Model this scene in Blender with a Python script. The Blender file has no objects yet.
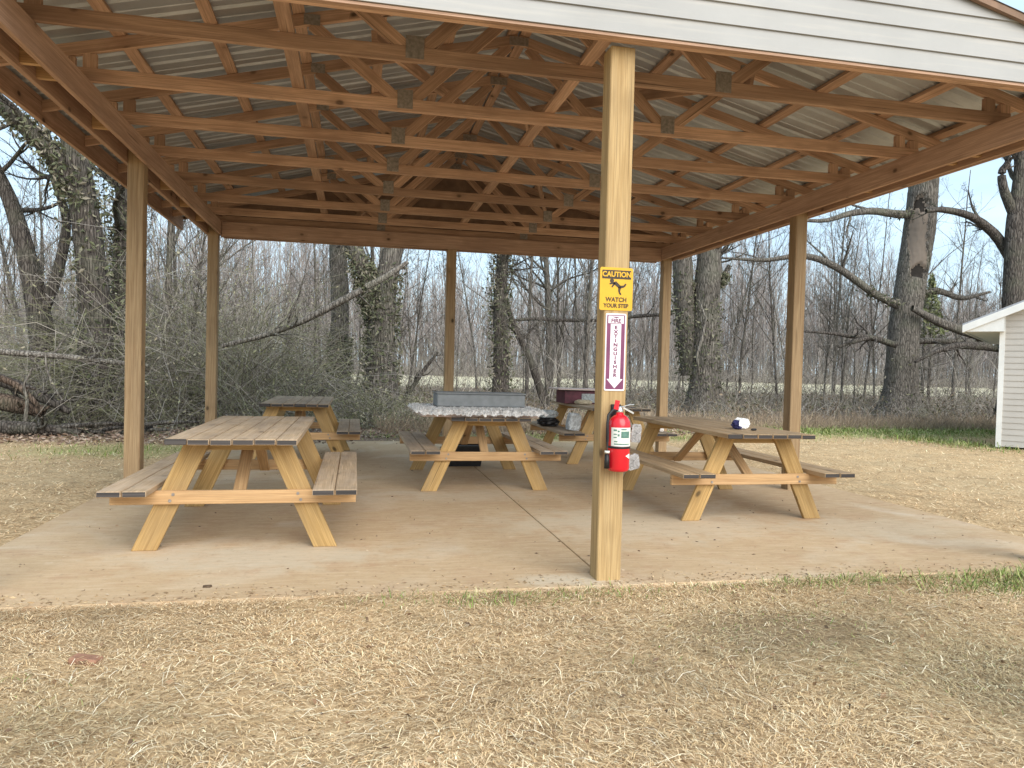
import bpy, math, random
import numpy as np
from mathutils import Vector, Matrix

rng = np.random.default_rng(7)
random.seed(7)
C = bpy.context.scene.collection
S = bpy.context.scene

# ------------------------------------------------------------------ camera basis (from the two vanishing points)
H = 1.3
FPX = 746.0
def _n(v): v = np.array(v, float); return v / np.linalg.norm(v)
_Y = _n((355 - 512, 363.5 - 384, FPX))
_X = _n((4050 - 512, 457 - 384, FPX)); _X = _n(_X - _Y * (_X @ _Y))
_Z = np.cross(_X, _Y)
def at_y(px, py, y):                      # world point on the plane Y = y seen through a pixel of the photograph
    v = np.array([px - 512, py - 384, FPX]); d = np.array([v @ _X, v @ _Y, v @ _Z])
    return np.array([0, 0, H]) + d * (y / d[1])

# ------------------------------------------------------------------ mesh helpers
class MB:
    """collects boards, boxes and loose polygons, with a grain-aligned UV map, into one mesh"""
    def __init__(s): s.v = []; s.f = []; s.uv = []; s.mi = []; s.sm = []
    def poly(s, pts, uvs=None, mi=0, smooth=False):
        b = len(s.v); s.v += [tuple(p) for p in pts]; s.f.append(list(range(b, b + len(pts))))
        s.uv.append(uvs or [(0, 0)] * len(pts)); s.mi.append(mi); s.sm.append(smooth)
    def board(s, p0, p1, w, h, up=(0, 0, 1), mi=0, end_mi=None, cut0=None, cut1=None):
        p0 = np.array(p0, float); p1 = np.array(p1, float); d = p1 - p0; L = np.linalg.norm(d); d /= L
        up = np.array(up, float); side = np.cross(d, up); side /= np.linalg.norm(side); up = np.cross(side, d)
        c = []
        for q, cut in ((p0, cut0), (p1, cut1)):
            for a, b in ((-1, -1), (1, -1), (1, 1), (-1, 1)):
                o = side * a * w / 2 + up * b * h / 2
                if cut is not None:                       # cut = plane normal: shear the end onto that plane
                    n = np.array(cut, float); o = o - d * (o @ n) / (d @ n)
                c.append(q + o)
        b0 = len(s.v); s.v += [tuple(p) for p in c]
        u0, v0 = random.uniform(0, 50), random.uniform(0, 50)
        per = [0, w, w + h, 2 * w + h, 2 * w + 2 * h]
        for k in range(4):
            k2 = (k + 1) % 4
            s.f.append([b0 + k, b0 + k2, b0 + 4 + k2, b0 + 4 + k])
            s.uv.append([(u0, v0 + per[k]), (u0, v0 + per[k + 1]), (u0 + L, v0 + per[k + 1]), (u0 + L, v0 + per[k])]); s.mi.append(mi); s.sm.append(False)
        em = mi if end_mi is None else end_mi
        s.f.append([b0 + 3, b0 + 2, b0 + 1, b0]); s.f.append([b0 + 4, b0 + 5, b0 + 6, b0 + 7])
        for _ in range(2): s.uv.append([(u0, v0), (u0 + .01, v0), (u0 + .01, v0 + h), (u0, v0 + h)]); s.mi.append(em); s.sm.append(False)
    def box(s, lo, hi, mi=0, axis=None):
        lo = np.array(lo, float); hi = np.array(hi, float); d = hi - lo
        a = int(np.argmax(d)) if axis is None else axis
        m = (lo + hi) / 2; p0 = m.copy(); p1 = m.copy(); p0[a] = lo[a]; p1[a] = hi[a]
        if a == 2: s.board(p0, p1, d[0], d[1], (0, 1, 0), mi)
        elif a == 0: s.board(p0, p1, d[1], d[2], (0, 0, 1), mi)
        else: s.board(p0, p1, d[0], d[2], (0, 0, 1), mi)
    def lathe(s, prof, c, seg=24, mi=0, smooth=True):
        b = len(s.v)
        for r, z in prof:
            for k in range(seg):
                a = 2 * math.pi * k / seg; s.v.append((c[0] + r * math.cos(a), c[1] + r * math.sin(a), c[2] + z))
        for i in range(len(prof) - 1):
            for k in range(seg):
                k2 = (k + 1) % seg
                s.f.append([b + i * seg + k, b + i * seg + k2, b + (i + 1) * seg + k2, b + (i + 1) * seg + k])
                s.uv.append([(k / seg, i), ((k + 1) / seg, i), ((k + 1) / seg, i + 1), (k / seg, i + 1)]); s.mi.append(mi); s.sm.append(smooth)
    def tube(s, P, R, sides=8, mi=0):
        P = np.array(P, float); R = np.broadcast_to(np.array(R, float), (len(P),))
        V, F = tubes(P[None], R[None], sides); b = len(s.v)
        s.v += [tuple(x) for x in V]
        for q in F: s.f.append([int(b + k) for k in q]); s.uv.append([(0, 0)] * 4); s.mi.append(mi); s.sm.append(True)
        for ring in (list(range(sides))[::-1], [(len(P) - 1) * sides + k for k in range(sides)]):
            s.f.append([b + k for k in ring]); s.uv.append([(0, 0)] * sides); s.mi.append(mi); s.sm.append(False)
    def build(s, name, mats, parent=None, bevel=0.0, fix=True):
        me = bpy.data.meshes.new(name); me.from_pydata(s.v, [], s.f)
        for m in (mats if isinstance(mats, (list, tuple)) else [mats]): me.materials.append(m)
        ul = me.uv_layers.new(name='UVMap'); flat = [c for f in s.uv for uv in f for c in uv]
        ul.data.foreach_set('uv', flat)
        me.polygons.foreach_set('material_index', s.mi); me.polygons.foreach_set('use_smooth', s.sm)
        if fix:
            import bmesh
            bm = bmesh.new(); bm.from_mesh(me); bmesh.ops.recalc_face_normals(bm, faces=bm.faces); bm.to_mesh(me); bm.free()
        o = bpy.data.objects.new(name, me); C.objects.link(o); o.parent = parent
        if bevel:
            m = o.modifiers.new('edge', 'BEVEL'); m.width = bevel; m.segments = 1; m.limit_method = 'ANGLE'; m.angle_limit = math.radians(50)
        return o

def tubes(P, R, sides):
    """P (N,n,3), R (N,n) -> verts, quads of N tapering tubes"""
    N, n, _ = P.shape
    T = np.gradient(P, axis=1); T /= np.linalg.norm(T, axis=2, keepdims=True) + 1e-9
    ref = np.where(np.abs(T[:, :1, 2:3]) > .9, np.array([[[1., 0, 0]]]), np.array([[[0, 0, 1.]]]))
    A = np.cross(T, np.broadcast_to(ref, T.shape)); A /= np.linalg.norm(A, axis=2, keepdims=True) + 1e-9
    B = np.cross(T, A)
    ang = np.arange(sides) * 2 * np.pi / sides
    V = P[:, :, None] + R[:, :, None, None] * (np.cos(ang)[None, None, :, None] * A[:, :, None] + np.sin(ang)[None, None, :, None] * B[:, :, None])
    idx = np.arange(N * n * sides).reshape(N, n, sides)
    q = np.stack([idx[:, :-1], np.roll(idx, -1, 2)[:, :-1], np.roll(idx, -1, 2)[:, 1:], idx[:, 1:]], -1)
    return V.reshape(-1, 3), q.reshape(-1, 4)

def raw_mesh(name, parts, mat, smooth=False, cols=None):
    """parts: list of (verts, faces(k,m)) with the same m; cols: per-vertex rgb"""
    vs = []; fs = []; b = 0
    for v, f in parts: vs.append(v); fs.append(f + b); b += len(v)
    V = np.concatenate(vs).astype(np.float32); F = np.concatenate(fs).astype(np.int32); k = F.shape[1]
    me = bpy.data.meshes.new(name)
    me.vertices.add(len(V)); me.vertices.foreach_set('co', V.ravel())
    me.loops.add(F.size); me.loops.foreach_set('vertex_index', F.ravel())
    me.polygons.add(len(F)); me.polygons.foreach_set('loop_start', np.arange(0, F.size, k, dtype=np.int32))
    try: me.polygons.foreach_set('loop_total', np.full(len(F), k, dtype=np.int32))
    except Exception: pass
    if cols is not None:
        a = me.attributes.new('tint', 'FLOAT_COLOR', 'POINT')
        c4 = np.ones((len(V), 4), np.float32); c4[:, :3] = cols; a.data.foreach_set('color', c4.ravel())
    me.update(calc_edges=True); me.validate()
    me.polygons.foreach_set('use_smooth', np.full(len(me.polygons), smooth))
    me.materials.append(mat)
    return me

def link(name, me, parent=None):
    o = bpy.data.objects.new(name, me); C.objects.link(o); o.parent = parent; return o
def thing(name, label, cat, loc=(0, 0, 0), rz=0, group=None):
    o = bpy.data.objects.new(name, None); C.objects.link(o); o.location = loc; o.rotation_euler.z = rz; o.empty_display_size = .1
    o['label'] = label; o['category'] = cat
    if group: o['group'] = group
    return o
def tag(o, label, cat, group=None):
    o['label'] = label; o['category'] = cat
    if group: o['group'] = group
    return o
def kind(o, k, label=None): 
    o['kind'] = k
    if label: o['label'] = label
    return o

# ------------------------------------------------------------------ materials
class NT:
    def __init__(s, name):
        s.m = bpy.data.materials.new(name); s.m.use_nodes = True; s.t = s.m.node_tree; s.n = s.t.nodes; s.l = s.t.links
        s.b = s.n['Principled BSDF']; s.out = s.n['Material Output']
    def node(s, t, **kw):
        x = s.n.new(t)
        for k, v in kw.items(): setattr(x, k, v)
        return x
    def val(s, sock, v):
        if isinstance(v, bpy.types.NodeSocket): s.l.new(v, sock)
        else: sock.default_value = v
    def coord(s, which='Object', scale=(1, 1, 1), loc=(0, 0, 0)):
        c = s.node('ShaderNodeTexCoord'); mp = s.node('ShaderNodeMapping'); s.l.new(c.outputs[which], mp.inputs[0])
        mp.inputs['Scale'].default_value = scale; mp.inputs['Location'].default_value = loc; return mp.outputs[0]
    def noise(s, vec, scale, detail=4, rough=.55, dist=0):
        x = s.node('ShaderNodeTexNoise'); s.l.new(vec, x.inputs['Vector']); x.inputs['Scale'].default_value = scale
        x.inputs['Detail'].default_value = detail; x.inputs['Roughness'].default_value = rough; x.inputs['Distortion'].default_value = dist
        return x.outputs['Fac']
    def ramp(s, fac, *stops):
        r = s.node('ShaderNodeValToRGB'); s.l.new(fac, r.inputs[0]); e = r.color_ramp.elements
        while len(e) < len(stops): e.new(.5)
        for k, (p, c) in enumerate(stops):
            e[k].position = p; e[k].color = (c, c, c, 1) if isinstance(c, (int, float)) else (*c, 1)
        return r.outputs[0]
    def mix(s, fac, a, b, mode='MIX'):
        x = s.node('ShaderNodeMix', data_type='RGBA', blend_type=mode); s.val(x.inputs[0], fac)
        for sock, v in ((x.inputs[6], a), (x.inputs[7], b)):
            if isinstance(v, tuple) and len(v) == 3: v = (*v, 1)
            s.val(sock, v)
        return x.outputs[2]
    def math(s, op, a, b=0.0, clamp=False):
        x = s.node('ShaderNodeMath', operation=op, use_clamp=clamp); s.val(x.inputs[0], a); s.val(x.inputs[1], b); return x.outputs[0]
    def smooth(s, v, lo, hi):
        x = s.node('ShaderNodeMapRange', interpolation_type='SMOOTHSTEP'); s.val(x.inputs[0], v); x.inputs[1].default_value = lo; x.inputs[2].default_value = hi
        return x.outputs[0]
    def bump(s, h, strength=.3, dist=.01):
        x = s.node('ShaderNodeBump'); s.l.new(h, x.inputs['Height']); x.inputs['Strength'].default_value = strength; x.inputs['Distance'].default_value = dist
        s.l.new(x.outputs[0], s.b.inputs['Normal'])
    def done(s, color, rough=.8, spec=.3, metal=0):
        if isinstance(color, tuple): color = (*color, 1) if len(color) == 3 else color
        s.val(s.b.inputs['Base Color'], color); s.val(s.b.inputs['Roughness'], rough)
        s.b.inputs['Specular IOR Level'].default_value = spec; s.b.inputs['Metallic'].default_value = metal
        return s.m

def wood(name, pale, dark, stain=None, stain_amt=.5, knots=True, rough=.75, spread=.16, weather=None):
    t = NT(name)
    uv = t.coord('UV')
    def sc(v, k):
        m = t.node('ShaderNodeMapping'); t.l.new(v, m.inputs[0]); m.inputs['Scale'].default_value = k; return m.outputs[0]
    g = t.noise(sc(uv, (.9, 26, 1)), 1.6, 7, .6, .6)
    g2 = t.noise(sc(uv, (3, 160, 1)), 1.0, 3, .6)
    col = t.ramp(g, (.34, dark), (.60, pale))
    col = t.mix(t.ramp(g2, (.38, .5), (.58, 0.0)), col, tuple(c * .62 for c in dark))
    if knots:
        vo = t.node('ShaderNodeTexVoronoi'); t.l.new(sc(uv, (4.2, 6.5, 1)), vo.inputs['Vector']); vo.inputs['Scale'].default_value = 1.0
        sr = t.node('ShaderNodeSeparateColor'); t.l.new(vo.outputs['Color'], sr.inputs[0]); on = t.math('GREATER_THAN', sr.outputs[0], .72)
        k = t.math('MULTIPLY', on, t.ramp(vo.outputs['Distance'], (.08, 1.0), (.17, 0.0)))
        halo = t.math('MULTIPLY', on, t.ramp(vo.outputs['Distance'], (.14, .6), (.45, 0.0)))
        col = t.mix(halo, col, tuple(c * .75 for c in dark)); col = t.mix(k, col, tuple(c * .22 for c in dark))
    cr = t.noise(sc(uv, (.55, 42, 1)), 1.0, 2, .5, .3)
    col = t.mix(t.ramp(cr, (.685, 0.0), (.715, .8)), col, tuple(c * .3 for c in dark))
    if stain:
        sn = t.noise(sc(uv, (.8, 4, 1)), 1.3, 5, .6)
        col = t.mix(t.math('MULTIPLY', t.ramp(sn, (.42, 0.0), (.7, 1.0)), stain_amt), col, stain)
    if weather:
        wn = t.noise(t.coord('Object'), 3.5, 6, .7)
        col = t.mix(t.ramp(wn, (.4, 0.0), (.68, .75)), col, weather)
    oi = t.node('ShaderNodeObjectInfo'); hs = t.node('ShaderNodeHueSaturation')
    t.l.new(col, hs.inputs['Color']); t.l.new(t.math('ADD', t.math('MULTIPLY', oi.outputs['Random'], spread * 2), 1 - spread), hs.inputs['Value'])
    # board to board variation from the per-board UV offset
    vb = t.node('ShaderNodeTexWhiteNoise', noise_dimensions='1D')
    t.bump(t.math('ADD', g, t.math('MULTIPLY', g2, .5)), .35, .004)
    return t.done(hs.outputs[0], rough, .25)

M = {}
M['post'] = wood('post_timber', (.46, .325, .185), (.33, .215, .115), (.24, .165, .10), .4, spread=.06)
M['post_pale'] = wood('pale_post_timber', (.52, .36, .175), (.385, .25, .11), (.30, .23, .14), .35, spread=.03)
M['truss'] = wood('truss_timber', (.65, .425, .295), (.45, .275, .18), (.26, .16, .11), .75, spread=.2)
M['header'] = wood('header_timber', (.57, .375, .265), (.40, .25, .17), (.27, .165, .115), .55, spread=.12)
M['leg'] = wood('pale_treated_timber', (.55, .36, .15), (.40, .245, .09), (.26, .18, .095), .65, spread=.15)
M['brace'] = wood('golden_timber', (.62, .40, .205), (.46, .275, .13), (.38, .24, .13), .4, spread=.08)
M['top'] = wood('weathered_timber', (.55, .41, .27), (.39, .275, .165), (.22, .165, .12), .8, spread=.07, weather=(.46, .36, .265))
M['top_new'] = wood('fresher_timber', (.56, .40, .24), (.41, .27, .145), (.25, .19, .13), .5, spread=.05)
M['end'] = wood('mouldy_end_grain', (.085, .075, .072), (.04, .036, .035), None, knots=False)

def simple(name, col, rough=.6, var=.15, scale=20, spec=.4, metal=0, bump=0):
    t = NT(name); n = t.noise(t.coord('Object'), scale, 5)
    c = t.mix(t.ramp(n, (.3, 0.0), (.7, 1.0)), tuple(x * (1 - var) for x in col), tuple(min(1, x * (1 + var)) for x in col))
    if bump: t.bump(n, bump, .01)
    return t.done(c, rough, spec, metal)

def vinyl(name, col):
    t = NT(name); co = t.coord('Object'); n = t.noise(co, 1.3, 5, .6)
    m = t.node('ShaderNodeMapping'); t.l.new(co, m.inputs[0]); m.inputs['Scale'].default_value = (.6, .6, 14)
    n2 = t.noise(m.outputs[0], 3, 4)
    c = t.mix(t.ramp(n, (.35, 0.0), (.75, .8)), col, tuple(x * .80 for x in col)); c = t.mix(t.ramp(n2, (.5, 0.0), (.8, .35)), c, (.5, .46, .4))
    t.bump(n2, .08, .004)
    return t.done(c, .5, .35)
M['siding'] = vinyl('cream_vinyl', (.345, .34, .33))
M['shed'] = vinyl('shed_vinyl', (.52, .49, .45))
M['trim'] = simple('white_trim', (.76, .76, .74), .45, .06, 4)
M['galv'] = simple('galvanised_plate', (.30, .265, .235), .5, .3, 40, metal=.35)
def roof_metal():
    t = NT('galvalume_sheet'); co = t.coord('Object'); n = t.noise(co, 2.2, 6, .65); n2 = t.noise(co, 60, 3)
    c = t.mix(t.ramp(n, (.3, 0.0), (.7, 1.0)), (.38, .40, .43), (.57, .60, .64)); c = t.mix(t.ramp(n2, (.4, 0.0), (.7, .2)), c, (.4, .37, .34))
    return t.done(c, .46, .5, .7)
M['roof'] = roof_metal()
M['sheath_rake_shade'] = simple('sheathing_and_rake_shade', (.22, .14, .095), .8, .25, 6)  # brown for gable sheathing, darkened to paint shade on the rake boards
M['shingle'] = simple('shed_roofing', (.34, .36, .40), .8, .2, 30)

def concrete():
    t = NT('dusty_concrete'); co = t.coord('Object')
    a = t.noise(co, .55, 6, .6, .4); b = t.noise(co, 3.2, 8, .68); c = t.noise(co, 55, 4, .6); d = t.noise(co, 1.1, 4, .5, .8)
    mp = t.node('ShaderNodeMapping'); t.l.new(co, mp.inputs[0]); mp.inputs['Scale'].default_value = (1.2, 5, 1)
    st = t.noise(mp.outputs[0], 2.6, 6, .65)
    col = t.mix(t.ramp(a, (.36, 0.0), (.64, 1.0)), (.43, .30, .175), (.53, .385, .235))
    col = t.mix(t.ramp(d, (.54, 0.0), (.72, .7)), col, (.58, .49, .375))
    col = t.mix(t.ramp(b, (.50, 0.0), (.72, .65)), col, (.42, .265, .16))
    col = t.mix(t.ramp(st, (.50, 0.0), (.75, .45)), col, (.58, .42, .275))
    col = t.mix(t.ramp(c, (.5, 0.0), (.8, .30)), col, (.30, .22, .15))
    sx = t.node('ShaderNodeSeparateXYZ'); t.l.new(co, sx.inputs[0])
    for (qx, qy, rx, ry, amt) in ((-.55, 5.15, 1.0, .42, .7), (2.5, 6.0, 1.5, .75, .6), (1.2, 7.4, .8, .4, .5), (1.35, 4.4, .35, .16, .8), (4.4, 5.6, .9, .5, .4)):
        dx = t.math('DIVIDE', t.math('SUBTRACT', sx.outputs[0], qx), rx); dy = t.math('DIVIDE', t.math('SUBTRACT', sx.outputs[1], qy), ry)
        rr = t.math('SQRT', t.math('ADD', t.math('MULTIPLY', dx, dx), t.math('MULTIPLY', dy, dy))); rr = t.math('ADD', rr, t.math('MULTIPLY', t.math('SUBTRACT', b, .5), 2.2))
        col = t.mix(t.math('MULTIPLY', t.math('SUBTRACT', 1.0, t.smooth(rr, .3, 1.2)), amt), col, (.53, .455, .345))
    mp2 = t.node('ShaderNodeMapping'); t.l.new(co, mp2.inputs[0]); mp2.inputs['Scale'].default_value = (2.2, 15, 1); mp2.inputs['Rotation'].default_value = (0, 0, .12)
    tr = t.noise(mp2.outputs[0], 2.0, 7, .7, .5); col = t.mix(t.ramp(tr, (.48, 0.0), (.68, .55)), col, (.62, .475, .325)); col = t.mix(t.ramp(tr, (.30, .6), (.44, 0.0)), col, (.42, .27, .165))
    e = t.noise(co, 17, 6, .75); col = t.mix(t.ramp(e, (.56, 0.0), (.72, .6)), col, (.27, .18, .115)); col = t.mix(t.ramp(e, (.30, .5), (.42, 0.0)), col, (.64, .52, .385))
    t.bump(t.math('ADD', b, t.math('MULTIPLY', c, .6)), .3, .006)
    return t.done(col, .88, .2)
M['concrete'] = concrete()

def ground_mat():
    t = NT('straw_lawn'); g = t.node('ShaderNodeNewGeometry'); sp = t.node('ShaderNodeSeparateXYZ'); t.l.new(g.outputs['Position'], sp.inputs[0])
    P = g.outputs['Position']; X, Y = sp.outputs[0], sp.outputs[1]
    n1 = t.noise(P, .7, 5); n2 = t.noise(P, 3.0, 6, .65); n3 = t.noise(P, 38, 5, .7); nb = t.noise(P, .18, 3)
    straw = t.ramp(n3, (.30, (.15, .09, .042)), (.46, (.50, .345, .19)), (.68, (.74, .56, .345)))
    straw = t.mix(t.ramp(n2, (.46, 0.0), (.72, .65)), straw, (.27, .19, .105))
    straw = t.mix(t.ramp(n1, (.5, 0.0), (.75, .45)), straw, (.50, .40, .25))
    # worn earth patch towards the right front, damp strips of green
    def spot(cx, cy, rx, ry):
        dx = t.math('DIVIDE', t.math('SUBTRACT', X, cx), rx); dy = t.math('DIVIDE', t.math('SUBTRACT', Y, cy), ry)
        r = t.math('SQRT', t.math('ADD', t.math('MULTIPLY', dx, dx), t.math('MULTIPLY', dy, dy)))
        r = t.math('ADD', r, t.math('MULTIPLY', t.math('SUBTRACT', n2, .5), 1.1))
        return t.math('SUBTRACT', 1.0, t.smooth(r, .35, 1.15))
    earth = spot(2.25, 3.45, .75, .42)
    col = t.mix(t.math('MULTIPLY', earth, .6), straw, (.15, .11, .07))
    col = t.mix(t.math('MULTIPLY', spot(2.9, 2.7, .5, .5), .45), col, (.16, .125, .075))
    gm = t.math('ADD', spot(13.0, 15.6, 7.5, 1.7), spot(4.9, 4.05, .9, .3), True)
    gm = t.math('ADD', gm, t.math('MULTIPLY', spot(-3.0, 11.6, 1.8, 1.0), .7), True)
    gm = t.math('ADD', gm, t.math('MULTIPLY', spot(3, 13.8, 6.5, .8), .55), True)
    green = t.mix(n3, (.15, .19, .055), (.33, .36, .13))
    col = t.mix(t.math('MULTIPLY', gm, .8), col, green)
    # leaf litter under the trees
    yy = t.math('ADD', Y, t.math('MULTIPLY', t.math('SUBTRACT', n1, .5), 3.0)); yy = t.math('SUBTRACT', yy, t.math('MULTIPLY', t.smooth(X, 0, 8), 4.0))
    lit = t.smooth(yy, 12.0, 13.6)
    litter = t.ramp(n3, (.3, (.085, .06, .045)), (.55, (.235, .165, .12)), (.75, (.40, .30, .23)))
    col = t.mix(lit, col, litter)
    fld = t.smooth(t.math('ADD', Y, t.math('MULTIPLY', n1, 6)), 46, 52)
    col = t.mix(fld, col, t.mix(t.noise(P, .35, 5), (.50, .44, .29), (.68, .62, .45)))
    t.bump(n3, .6, .03)
    return t.done(col, .95, .1)
M['ground'] = ground_mat()

def tint_mat(name, rough=.85, trans=0.0, spec=.2):
    t = NT(name); a = t.node('ShaderNodeAttribute', attribute_name='tint')
    return t.done(a.outputs['Color'], rough, spec)
M['blade'] = tint_mat('dry_blades'); M['twig'] = tint_mat('twigs'); M['leaf'] = tint_mat('leaves', .7)

def bark(name, a, b, c, scale=1.0):
    t = NT(name); co = t.coord('Object'); m = t.node('ShaderNodeMapping'); t.l.new(co, m.inputs[0]); m.inputs['Scale'].default_value = (9 * scale, 9 * scale, 1.6 * scale)
    n = t.noise(m.outputs[0], 2.4, 7, .65, .6); n2 = t.noise(co, 1.1, 5, .6)
    vo = t.node('ShaderNodeTexVoronoi', feature='DISTANCE_TO_EDGE'); t.l.new(m.outputs[0], vo.inputs['Vector']); vo.inputs['Scale'].default_value = 2.0
    col = t.ramp(n, (.3, a), (.52, b), (.75, c))
    col = t.mix(t.ramp(vo.outputs['Distance'], (.0, .75), (.12, 0.0)), col, tuple(x * .4 for x in a))
    col = t.mix(t.ramp(n2, (.5, 0.0), (.75, .55)), col, (.17, .18, .125))
    t.bump(t.math('ADD', n, t.math('MULTIPLY', t.math('MINIMUM', vo.outputs['Distance'], .2), 3.0)), .9, .04)
    return t.done(col, .92, .1)
M['bark'] = bark('grey_bark', (.075, .066, .058), (.18, .16, .138), (.30, .27, .24))
M['bark_dark'] = bark('dark_bark', (.045, .039, .036), (.12, .103, .09), (.22, .195, .175))
M['bark_pale'] = bark('pale_bark', (.12, .105, .09), (.27, .24, .21), (.42, .39, .35))
M['heart'] = wood('bare_heartwood', (.38, .325, .275), (.14, .105, .08), (.06, .045, .035), .8, knots=False)
M['hollow'] = simple('hollow_dark', (.02, .016, .013), .95, .3)

# ------------------------------------------------------------------ ground
def ground_z(x, y):
    z = -.030 + .008 * np.sin(x * 1.7 + .4 * y) * np.sin(y * 1.3 + 1) + .005 * np.sin(x * 4.1 + y * 3.3) + .004 * np.sin(y * 6.3 - x * 2.2)
    z = z + .017 * np.exp(-((y - 4.2) / .13) ** 2) * (np.abs(x - 1.56) < 3.95)
    far = np.clip((np.abs(y - 6) - 6) / 20, 0, 1); z = z + far * .06 * np.sin(x * .31) * np.cos(y * .27)
    return z
gx = np.concatenate([np.linspace(-420, -16, 24)[:-1], np.linspace(-16, 24, 270), np.linspace(24, 420, 24)[1:]])
gy = np.concatenate([np.linspace(-60, -3, 10)[:-1], np.linspace(-3, 24, 190), np.linspace(24, 400, 40)[1:]])
GX, GY = np.meshgrid(gx, gy); GZ = ground_z(GX, GY)
V = np.stack([GX, GY, GZ], -1).reshape(-1, 3); idx = np.arange(len(V)).reshape(len(gy), len(gx))
F = np.stack([idx[:-1, :-1], idx[:-1, 1:], idx[1:, 1:], idx[1:, :-1]], -1).reshape(-1, 4)
kind(link('ground', raw_mesh('ground', [(V, F)], M['ground'], True)), 'structure')

# slab with its control joint: one cross-section extruded front to back
sx0, sx1, sy0, sy1 = -2.34, 5.46, 4.25, 12.75
mb = MB()
sec = [(sx0, -.12), (sx0, -.012), (sx0 + .012, 0), (1.538, 0), (1.543, -.012), (1.549, -.012), (1.554, 0), (sx1 - .012, 0), (sx1, -.012), (sx1, -.12)]
for ya, yb in ((sy0 + .012, 8.49), (8.502, sy1)):
    for (xa, za), (xb, zb) in zip(sec[:-1], sec[1:]):
        mb.poly([(xa, ya, za), (xb, ya, zb), (xb, yb, zb), (xa, yb, za)])
mb.poly([(sx0, 8.49, -.01), (sx1, 8.49, -.01), (sx1, 8.502, -.01), (sx0, 8.502, -.01)])
for xa, xb in ((sx0 + .012, 1.538), (1.554, sx1 - .012)):
    mb.poly([(xa, sy0 + .012, 0), (xb, sy0 + .012, 0), (xb, sy0, -.014), (xa, sy0, -.014)]); 
mb.poly([(sx0, sy0, -.014), (sx1, sy0, -.014), (sx1, sy0, -.12), (sx0, sy0, -.12)])
o = mb.build('concrete_slab', M['concrete'], fix=False)
for p in o.data.polygons: pass
kind(o, 'structure')
import bmesh as _bm
b_ = _bm.new(); b_.from_mesh(o.data); _bm.ops.remove_doubles(b_, verts=b_.verts, dist=1e-4); _bm.ops.recalc_face_normals(b_, faces=b_.faces); b_.to_mesh(o.data); b_.free()

# ------------------------------------------------------------------ pavilion
CX = 1.43
PITCH = .25
def zm(s): return 4.44 - PITCH * s             # underside of the roof sheet at distance s from the ridge
pav = thing('pavilion', 'open timber picnic shelter with exposed trusses, metal roof and cream vinyl gable', 'pavilion', (0, 0, 0))
HB, HT = 3.075, 3.27
posts = []
def post(x, y, top, name='post'):
    w = .078 if y < 5 and 0 < x < 3 else .07
    m = MB(); m.box((x - w, y - .07, -.35), (x + w, y + .07, top), axis=2)
    return m.build(name, M['post_pale' if y < 5 and 0 < x < 3 else 'post'], pav, .006)
LX, RX = -1.995, 4.865
for x, y, t in ((1.56, 4.425, HT), (LX, 4.425, HT - .003), (RX, 4.425, HT - .003), (LX, 7.49, HT - .003), (RX, 7.62, HT - .003), (LX, 11.28, HT - .003), (RX, 11.28, HT - .003), (1.40, 11.33, HB - .004)):
    post(x, y, t)
for x in (LX - .0895, LX + .0895, RX - .0895, RX + .0895):
    m = MB(); m.box((x - .019, 4.30, HB), (x + .019, 11.46, HT - .002), axis=1); m.build('header_beam', M['header'], pav, .003)
for x in (LX, RX):
    for y in (5.2, 5.45, 6.5, 8.6, 9.5, 10.4):
        m = MB(); m.box((x - .0695, y - .02, HB + .03), (x + .0695, y + .02, HT - .02), axis=0); m.build('spacer_block', M['brace'], pav)
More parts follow.
